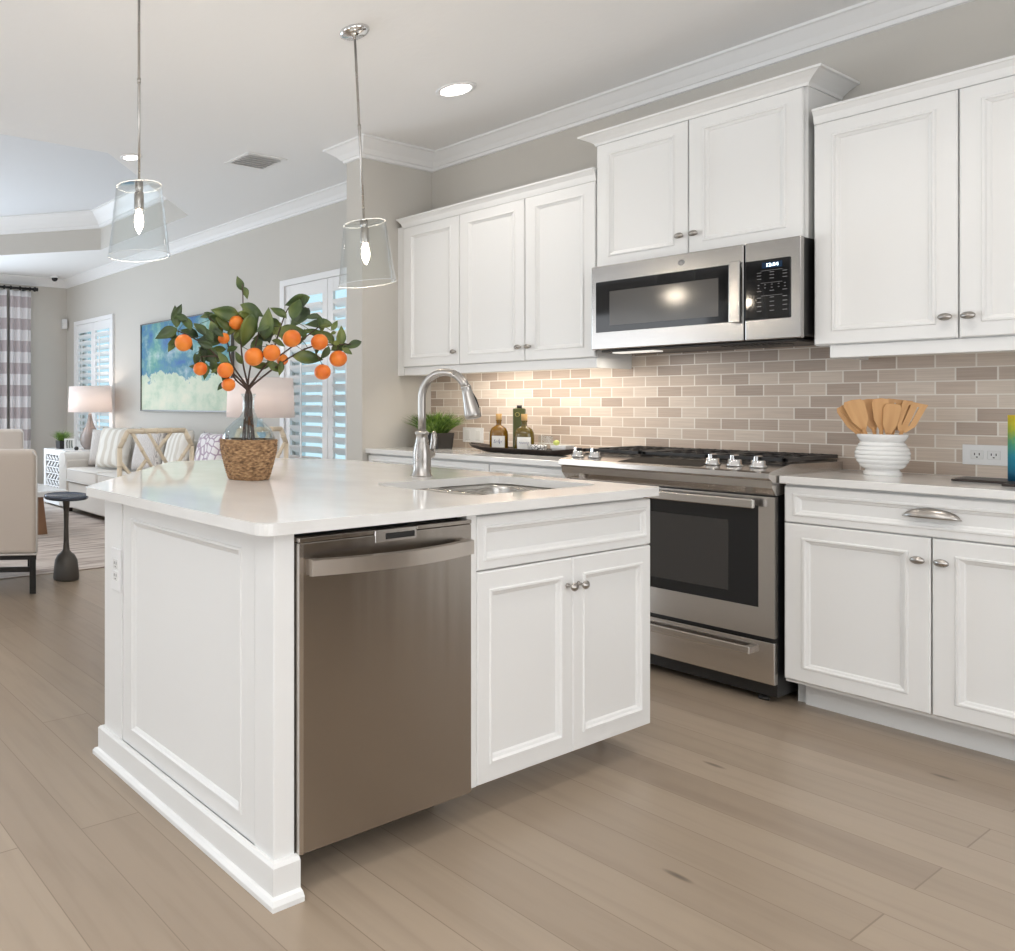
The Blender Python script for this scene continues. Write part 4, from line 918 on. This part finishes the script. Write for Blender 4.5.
# rug
RUG = fabric('woven_rug', sc(190, 182, 174)); nt, b = nodes(RUG)
n = N(nt, 'ShaderNodeTexNoise'); n.inputs['Scale'].default_value = 3; n.inputs['Detail'].default_value = 4; nt.links.new(coords(nt, (9, .7, 1)), n.inputs['Vector'])
nt.links.new(ramp(nt, n.outputs[0], [(.32, sc(128, 108, 98)), (.47, sc(182, 166, 154)), (.7, sc(208, 196, 186))]), b.inputs['Base Color'])
bm = nb(); box(bm, -8.3, .4, 0, -4.74, 3.68, .006, .002); tag(M_('area_rug', bm, RUG), 'large beige and taupe streaked rug under the sofa and armchair', 'rug')
bm2 = nb(); 
# drink table
dt = E_('drink_table', 'small round black pedestal table standing on the rug edge', 'side table', (-4.555, 2.225, .0))
bm = nb(); lathe(bm, [(0, 0), (.086, 0), (.090, .01), (.086, .07), (.078, .13), (.060, .165), (.035, .185), (.024, .20), (.019, .25), (.016, .36), (.018, .45), (.026, .540), (.03, .548), (0, .548)], (0, 0, 0), 32); M_('pedestal', bm, mat('bronze_black', sc(92, 88, 84), .5, .5), dt)
bm = nb(); lathe(bm, [(0, .548), (.145, .550), (.152, .557), (.152, .576), (.146, .580), (.140, .574), (0, .572)], (0, 0, 0), 40); M_('table_top', bm, mat('slate_top', sc(84, 92, 106), .25, .4), dt)

def armchair(label, loc, rz, H=.90, w=.36):
    # local: back face toward -y (towards the viewer side), seat extends +y
    t = E_('armchair', label, 'chair', loc, rz, 'beige upholstered armchairs')
    bm = nb(); box(bm, -w, 0, .245, w, .13, H, .035, 4); M_('backrest', bm, LINEN, t)
    bm = nb()
    for sx in (-1, 1): tube(bm, [(sx*(w-.004), -.002, .26), (sx*(w-.004), -.002, H-.04), (sx*(w-.03), -.002, H-.008)], .006, 6)
    tube(bm, [(-w, -.002, .25), (w, -.002, .25)], .006, 6); M_('piping', bm, PIPING, t)
    for sx in (-1, 1):
        bm = nb(); box(bm, sx*w-(.09 if sx > 0 else 0), .10, .245, sx*w+(0 if sx > 0 else .09), .74, .60, .03, 3); M_('arm', bm, LINEN, t)
    bm = nb(); box(bm, -w+.09, .12, .25, w-.09, .76, .46, .04, 3); M_('seat', bm, LINEN, t)
    bm = nb(); box(bm, -w+.005, .008, .215, w-.005, .74, .245); box(bm, -w+.02, .02, .135, w-.02, .04, .165); M_('base_frame', bm, BLACK, t)
    for sx in (-1, 1):
        for y in (.006, .70):
            bm = nb(); x = sx*(w-.028); box(bm, x-.02, y, 0, x+.02, y+.04, .216, .002); M_('leg', bm, BLACK, t)
    return t
# right rear corner of the near chair sits at the picture's left edge
armchair('beige linen armchair in front, cut by the left edge, black legs', (-4.385, 1.54, .006), math.radians(68), .905)
for c_ in bpy.data.objects:
    pass
armchair('beige linen armchair farther back, only its top showing near the curtain', (-7.20, 2.63, .006), math.radians(70), .935)

# coffee table
cf = E_('coffee_table', 'white-topped coffee table with a slanted wooden leg, behind the armchair', 'coffee table', (-6.62, 2.45, .006))
bm = nb(); box(bm, -.26, -.75, .36, .58, .52, .41, .008); M_('table_top', bm, mat('white_lacquer', (.78, .78, .78), .2), cf)
for sx in (-1, 1):
    for sy in (-1, 1):
        bm = nb(); prism(bm, [(-.045, 0), (.045, 0), (.0, .36), (-.045, .36)], -.025, .025, 0, Matrix.Translation((.14+sx*.28, -.15+sy*.48, 0)) @ Matrix.Rotation(math.pi/2, 4, 'Z') @ Matrix.Rotation(math.pi/2, 4, 'X')); M_('leg', bm, OAKLEG, cf)

# sofa
sf = E_('sofa', 'long ivory sofa against the back wall under the painting', 'sofa', (-6.24, 3.57, .006))
hl = 1.26
bm = nb(); box(bm, -hl, .02, .06, hl, .80, .34, .02, 3); M_('base', bm, SOFA, sf)
bm = nb(); box(bm, -hl, .60, .34, hl, .84, .84, .05, 4); M_('backrest', bm, SOFA, sf)
for s in (-1, 1):
    bm = nb(); x0, x1 = (-hl-.01, -hl+.20) if s < 0 else (hl-.20, hl+.01)
    box(bm, x0, 0, .05, x1, .80, .58, .02, 3); tube(bm, [((x0+x1)/2, -.005, .575), ((x0+x1)/2, .80, .575)], .085, 20); M_('arm', bm, SOFA, sf)
    for y in (.06, .72):
        bm = nb(); box(bm, s*(hl-.08)-.03, y, 0, s*(hl-.08)+.03, y+.06, .06); M_('foot', bm, DWOOD, sf)
for i in range(3):
    w_ = (2*hl-.40)/3; x0 = -hl+.20+i*w_; bm = nb(); box(bm, x0+.003, -.01, .345, x0+w_-.003, .62, .50, .035, 4); c = M_('seat_cushion', bm, SOFA, sf)
    bm = nb(); tube(bm, [(x0+.02, -.012, .485), (x0+w_-.02, -.012, .485)], .005, 6); tube(bm, [(x0+.02, -.012, .36), (x0+w_-.02, -.012, .36)], .005, 6); M_('piping', bm, PIPING, c)
def pillow(label, x, y, z, s, m, rz, tilt):
    t = E_('throw_pillow', label, 'cushion', (x, y, z), rz, 'cushions on the sofa'); bm = nb(); n = 12; g = []
    for sgn in (1, -1):
        rows = []
        for i in range(n+1):
            r = []
            for j in range(n+1):
                u, v = -1+2*i/n, -1+2*j/n; th = .075*(max(0, (1-u**4)*(1-v**4)))**.45; k = 1-.07*(1-abs(v)**2)*abs(u)**3; kk = 1-.07*(1-abs(u)**2)*abs(v)**3
                r.append(bm.verts.new((u*s/2*k, sgn*th, s/2+v*s/2*kk)))
            rows.append(r)
        for i in range(n):
            for j in range(n): f = bm.faces.new((rows[i][j], rows[i+1][j], rows[i+1][j+1], rows[i][j+1])); f.smooth = True
    bmesh.ops.remove_doubles(bm, verts=bm.verts, dist=.0005); bmesh.ops.recalc_face_normals(bm, faces=bm.faces)
    o = M_('cushion', bm, m, t); o.rotation_euler = (tilt, 0, 0); return t
pillow('grey patterned cushion at the left arm of the sofa', -7.10, 3.93, .515, .42, PIL_GREY, .55, -.25)
pillow('ivory striped cushion overlapping the grey one, left end of the sofa', -6.80, 3.84, .515, .46, PIL_STRIPE, .30, -.28)
pillow('beige cushion seen through the bamboo stool back, left part', -6.32, 3.97, .515, .46, PIL_GREY, .1, -.25)
pillow('striped cushion seen through the bamboo stool back, right part', -5.84, 3.97, .515, .46, PIL_STRIPE, -.2, -.25)
pillow('lilac lattice-patterned cushion between the stool and the basket', -5.32, 3.96, .515, .45, PIL_LILAC, -.15, -.25)
# side tables + lamps
st = E_('end_table', 'white end table with black fretwork side, left of the sofa', 'side table', (-7.90, 3.98, 0))
bm = nb(); box(bm, -.30, -.28, .64, .30, .28, .665, .004); M_('table_top', bm, TRIMW, st)
bm = nb(); box(bm, -.28, -.245, .02, .28, .26, .64); M_('cabinet', bm, mat('dark_inside', (.03, .03, .03), .6), st)
bm = nb()
for (a, c, b_, d) in ((-.28, .02, .28, .06), (-.28, .60, .28, .64)): box(bm, a, -.28, c, b_, -.245, d)
for xq in (-.28, .24): box(bm, xq, -.28, .06, xq+.04, -.245, .60)
for r in range(7):
    z = .085+r*.074; box(bm, -.24, -.272, z-.007, .24, -.25, z+.007)
    for k in range(6):
        x = -.21+k*.082+(.035 if r % 2 else 0)
        t = nb(); box(t, -.011, -.009, -.038, .011, .009, .038); join(bm, t, Matrix.Translation((x, -.261, z+.037)) @ Matrix.Rotation(.9 if r % 2 else -.9, 4, 'Y'))
M_('fretwork', bm, TRIMW, st)
bm = nb(); box(bm, .281, -.28, .02, .295, .26, .64); box(bm, -.295, -.28, .02, -.281, .26, .64); M_('side_panels', bm, TRIMW, st)
for sx in (-1, 1):
    for sy in (-1, 1): bm = nb(); box(bm, sx*.26-.018, sy*.24-.018, 0, sx*.26+.018, sy*.24+.018, .02); M_('foot', bm, TRIMW, st)
e2 = E_('end_table', 'white end table right of the sofa, hidden behind the jug', 'side table', (-4.53, 3.95, 0))
bm = nb(); box(bm, -.27, -.27, .63, .27, .27, .655, .004); M_('table_top', bm, TRIMW, e2)
for sx in (-1, 1):
    for sy in (-1, 1): bm = nb(); box(bm, sx*.24-.02, sy*.24-.02, 0, sx*.24+.02, sy*.24+.02, .63); M_('leg', bm, TRIMW, e2)
def tlamp(label, loc, m, e=3):
    t = E_('table_lamp', label, 'lamp', loc); bm = nb()
    lathe(bm, [(0, 0), (.07, 0), (.072, .012), (.085, .02), (.112, .06), (.122, .11), (.112, .165), (.082, .225), (.050, .285), (.032, .34), (.022, .40), (.018, .425), (0, .425)], (0, 0, 0), 36); M_('base', bm, m, t)
    bm = nb(); cyl(bm, (0, 0, .42), (0, 0, .56), .006); lathe(bm, [(0, .74), (.01, .74), (.012, .755), (0, .765)], (0, 0, 0), 12); cyl(bm, (0, 0, .55), (0, 0, .745), .003)
    for a in range(3): tube(bm, [(0, 0, .735), (.255*math.cos(a*2.09), .255*math.sin(a*2.09), .735)], .002, 5)
    M_('harp', bm, NICKEL, t)
    bm = nb(); lathe(bm, [(.260, .44), (.262, .44), (.250, .745), (.248, .745), (.260, .44)], (0, 0, 0), 48)
    s = M_('lamp_shade', bm, SHADEM, t)
    l = lamp('table_lamp_bulb', 'POINT', (0, 0, .60), e, (1, .86, .76), .05); l.parent = t; return t
SHADEM = bpy.data.materials.new('translucent_lampshade'); SHADEM.use_nodes = True; nt = SHADEM.node_tree
for x in list(nt.nodes): nt.nodes.remove(x)
o_ = N(nt, 'ShaderNodeOutputMaterial'); df = N(nt, 'ShaderNodeBsdfDiffuse'); tl = N(nt, 'ShaderNodeBsdfTranslucent'); mx = N(nt, 'ShaderNodeMixShader'); mx.inputs[0].default_value = .45
df.inputs[0].default_value = (*sc(248, 245, 245), 1); tl.inputs[0].default_value = (*sc(246, 236, 230), 1)
nt.links.new(df.outputs[0], mx.inputs[1]); nt.links.new(tl.outputs[0], mx.inputs[2]); nt.links.new(mx.outputs[0], o_.inputs[0])
TAUPE = mat('taupe_ceramic', sc(150, 138, 132), .25); PBLUE = mat('pale_blue_ceramic', sc(160, 190, 208), .2)
tlamp('table lamp with white drum shade and grey teardrop base in the far corner', (-7.77, 4.11, .665), TAUPE, 4.0)
tlamp('table lamp with white drum shade behind the jug, nearer the window', (-4.53, 3.91, .655), PBLUE, 2.4)  # bulb added to lift this shade, standing in for window light
potted('small spiky green plant in a black pot beside the photo frame', (-8.00, 3.85, .665), .115, .10, 260, .15, .17, 5)
pf = E_('photo_frame', 'small white photo frame on the end table beside the plant', 'picture frame', (-7.755, 3.83, .667), math.radians(60))
bm = nb(); 
for q in ((-.06, 0, -.045, .13), (.045, 0, .06, .13)): box(bm, q[0], -.008, 0, q[2], .008, .13)
box(bm, -.045, -.008, 0, .045, .008, .018); box(bm, -.045, -.008, .112, .045, .008, .13); M_('frame', bm, TRIMW, pf)
bm = nb(); box(bm, -.045, -.002, .018, .045, .002, .112); PH = pattern_fabric('grey_photograph', sc(120, 125, 120), sc(205, 205, 200), 12); M_('photograph', bm, PH, pf)
bl = E_('black_ornament', 'tiny round black ornament beside the photo frame', 'ornament', (-7.655, 3.87, .665)); bm = nb(); lathe(bm, [(0, 0), (.018, .0), (.028, .02), (.02, .04), (0, .046)], (0, 0, 0), 16); M_('ball', bm, BLACK, bl)

# painting
PAINT = mat('abstract_canvas', (.5, .6, .6), .6); nt, b = nodes(PAINT); tc = N(nt, 'ShaderNodeTexCoord'); sp = N(nt, 'ShaderNodeSeparateXYZ'); nt.links.new(tc.outputs['Generated'], sp.inputs[0])
n1 = N(nt, 'ShaderNodeTexNoise'); n1.inputs['Scale'].default_value = 3.2; n1.inputs['Detail'].default_value = 7; n1.inputs['Roughness'].default_value = .65
mp_ = N(nt, 'ShaderNodeMapping'); mp_.inputs['Scale'].default_value = (1.9, 1, 1.3); nt.links.new(tc.outputs['Generated'], mp_.inputs[0]); nt.links.new(mp_.outputs[0], n1.inputs['Vector'])
n2 = N(nt, 'ShaderNodeTexNoise'); n2.inputs['Scale'].default_value = 2.1; n2.inputs['Detail'].default_value = 5; mp2 = N(nt, 'ShaderNodeMapping'); mp2.inputs['Scale'].default_value = (2.6, 1, 1.0); mp2.inputs['Location'].default_value = (4, 2, 1)
nt.links.new(tc.outputs['Generated'], mp2.inputs[0]); nt.links.new(mp2.outputs[0], n2.inputs['Vector'])
blue = ramp(nt, n1.outputs[0], [(.33, sc(40, 84, 140)), (.43, sc(70, 122, 170)), (.50, sc(84, 146, 146)), (.56, sc(134, 178, 164)), (.66, sc(205, 220, 214))])
blue2 = ramp(nt, n2.outputs[0], [(.38, sc(50, 88, 160)), (.5, sc(96, 140, 160)), (.62, sc(100, 156, 138))])
sky = mixc(nt, .4, blue, blue2); low = ramp(nt, n1.outputs[0], [(.35, sc(175, 195, 170)), (.5, sc(205, 212, 190)), (.65, sc(220, 218, 196))])
a1 = N(nt, 'ShaderNodeMath', operation='MULTIPLY_ADD', i_1=.9, i_2=-.45); nt.links.new(n1.outputs[0], a1.inputs[0]); a2 = N(nt, 'ShaderNodeMath', operation='ADD'); nt.links.new(sp.outputs[2], a2.inputs[0]); nt.links.new(a1.outputs[0], a2.inputs[1])
fac = ramp(nt, a2.outputs[0], [(.36, (0, 0, 0)), (.39, (1, 1, 1))]); nt.links.new(mixc(nt, fac, low, sky), b.inputs['Base Color'])
pt = E_('painting', 'wide abstract blue, teal and cream painting in a thin silver frame', 'painting', (-7.09, YW, 1.125)); Wp, Hp = 1.60, .968
bm = nb(); box(bm, .012, -.03, .012, Wp-.012, -.004, Hp-.012); M_('canvas', bm, PAINT, pt)
bm = nb()
for q in ((0, 0, Wp, .012), (0, Hp-.012, Wp, Hp), (0, 0, .012, Hp), (Wp-.012, 0, Wp, Hp)): box(bm, q[0], -.042, q[1], q[2], -.002, q[3])
M_('frame', bm, mat('silver_dark_frame', (.16, .155, .15), .35, .8), pt)

# curtains and rod
CURT = fabric('striped_curtain', sc(200, 195, 195)); nt, b = nodes(CURT); tc = N(nt, 'ShaderNodeTexCoord'); sp = N(nt, 'ShaderNodeSeparateXYZ'); nt.links.new(tc.outputs['Object'], sp.inputs[0])
m1 = N(nt, 'ShaderNodeMath', operation='MULTIPLY', i_1=3.45); nt.links.new(sp.outputs[2], m1.inputs[0]); m2 = N(nt, 'ShaderNodeMath', operation='FRACT'); nt.links.new(m1.outputs[0], m2.inputs[0])
nt.links.new(ramp(nt, m2.outputs[0], [(.48, sc(226, 224, 226)), (.52, sc(186, 177, 180))]), b.inputs['Base Color'])
def curtain(label, y0, y1, group='striped curtains'):
    t = E_('curtain', label, 'curtain', (XL+.10, y0, 0), 0, group); bm = nb(); n = 60; W = y1-y0; prev = None
    for i in range(n+1):
        u = i/n; x = .028*math.sin(u*W/.105*2*math.pi); r = [bm.verts.new((x*(1 if z < 2.6 else .7), u*W, z)) for z in (.03, 1.0, 2.0, 2.60, 2.68)]
        if prev:
            for j in range(4): f = bm.faces.new((prev[j], r[j], r[j+1], prev[j+1])); f.smooth = True
        prev = r
    o = M_('drape', bm, CURT, t); s = o.modifiers.new('s', 'SOLIDIFY'); s.thickness = .003; return t
curtain('grey and white banded curtain panel nearest the wall corner', 3.555, 3.86)
curtain('grey and white banded curtain panel cut by the left picture edge', 2.95, 3.51)
cr = E_('curtain_rod', 'black curtain rod with a knobbed end above the striped curtains', 'curtain rod', (XL+.10, 3.9, 2.715))
bm = nb(); cyl(bm, (0, -3.6, 0), (0, 0, 0), .016); M_('rod', bm, BLACK, cr)
bm = nb(); lathe(bm, [(0, 0), (.02, 0), (.032, .012), (.032, .03), (.018, .04), (.026, .05), (.026, .06), (0, .065)], (0, -.01, 0), 16, Matrix.Rotation(-math.pi/2, 4, 'X')); M_('finial', bm, BLACK, cr)
bm = nb()
for y in (-.06, -.2, -.33, -.42, -.55): lathe(bm, [(.018, -.012), (.027, -.008), (.027, .008), (.018, .012), (.018, -.012)], (0, y, 0), 16, Matrix.Rotation(-math.pi/2, 4, 'X'))
M_('rings', bm, BLACK, cr); bm = nb(); box(bm, -.098, -.13, -.02, 0, -.11, .02); M_('bracket', bm, BLACK, cr)

# ------------------------------------------------------------------ under-cabinet light
lamp('under_cabinet_light', 'AREA', (-2.62, 4.22, 1.425), 3.2, (1, .90, .78), .75, (0, 0, 0), size_y=.08)
lamp('hood_light', 'AREA', (-2.0, 4.12, 1.445), .8, (1, .92, .8), .15, (0, 0, 0), size_y=.08)
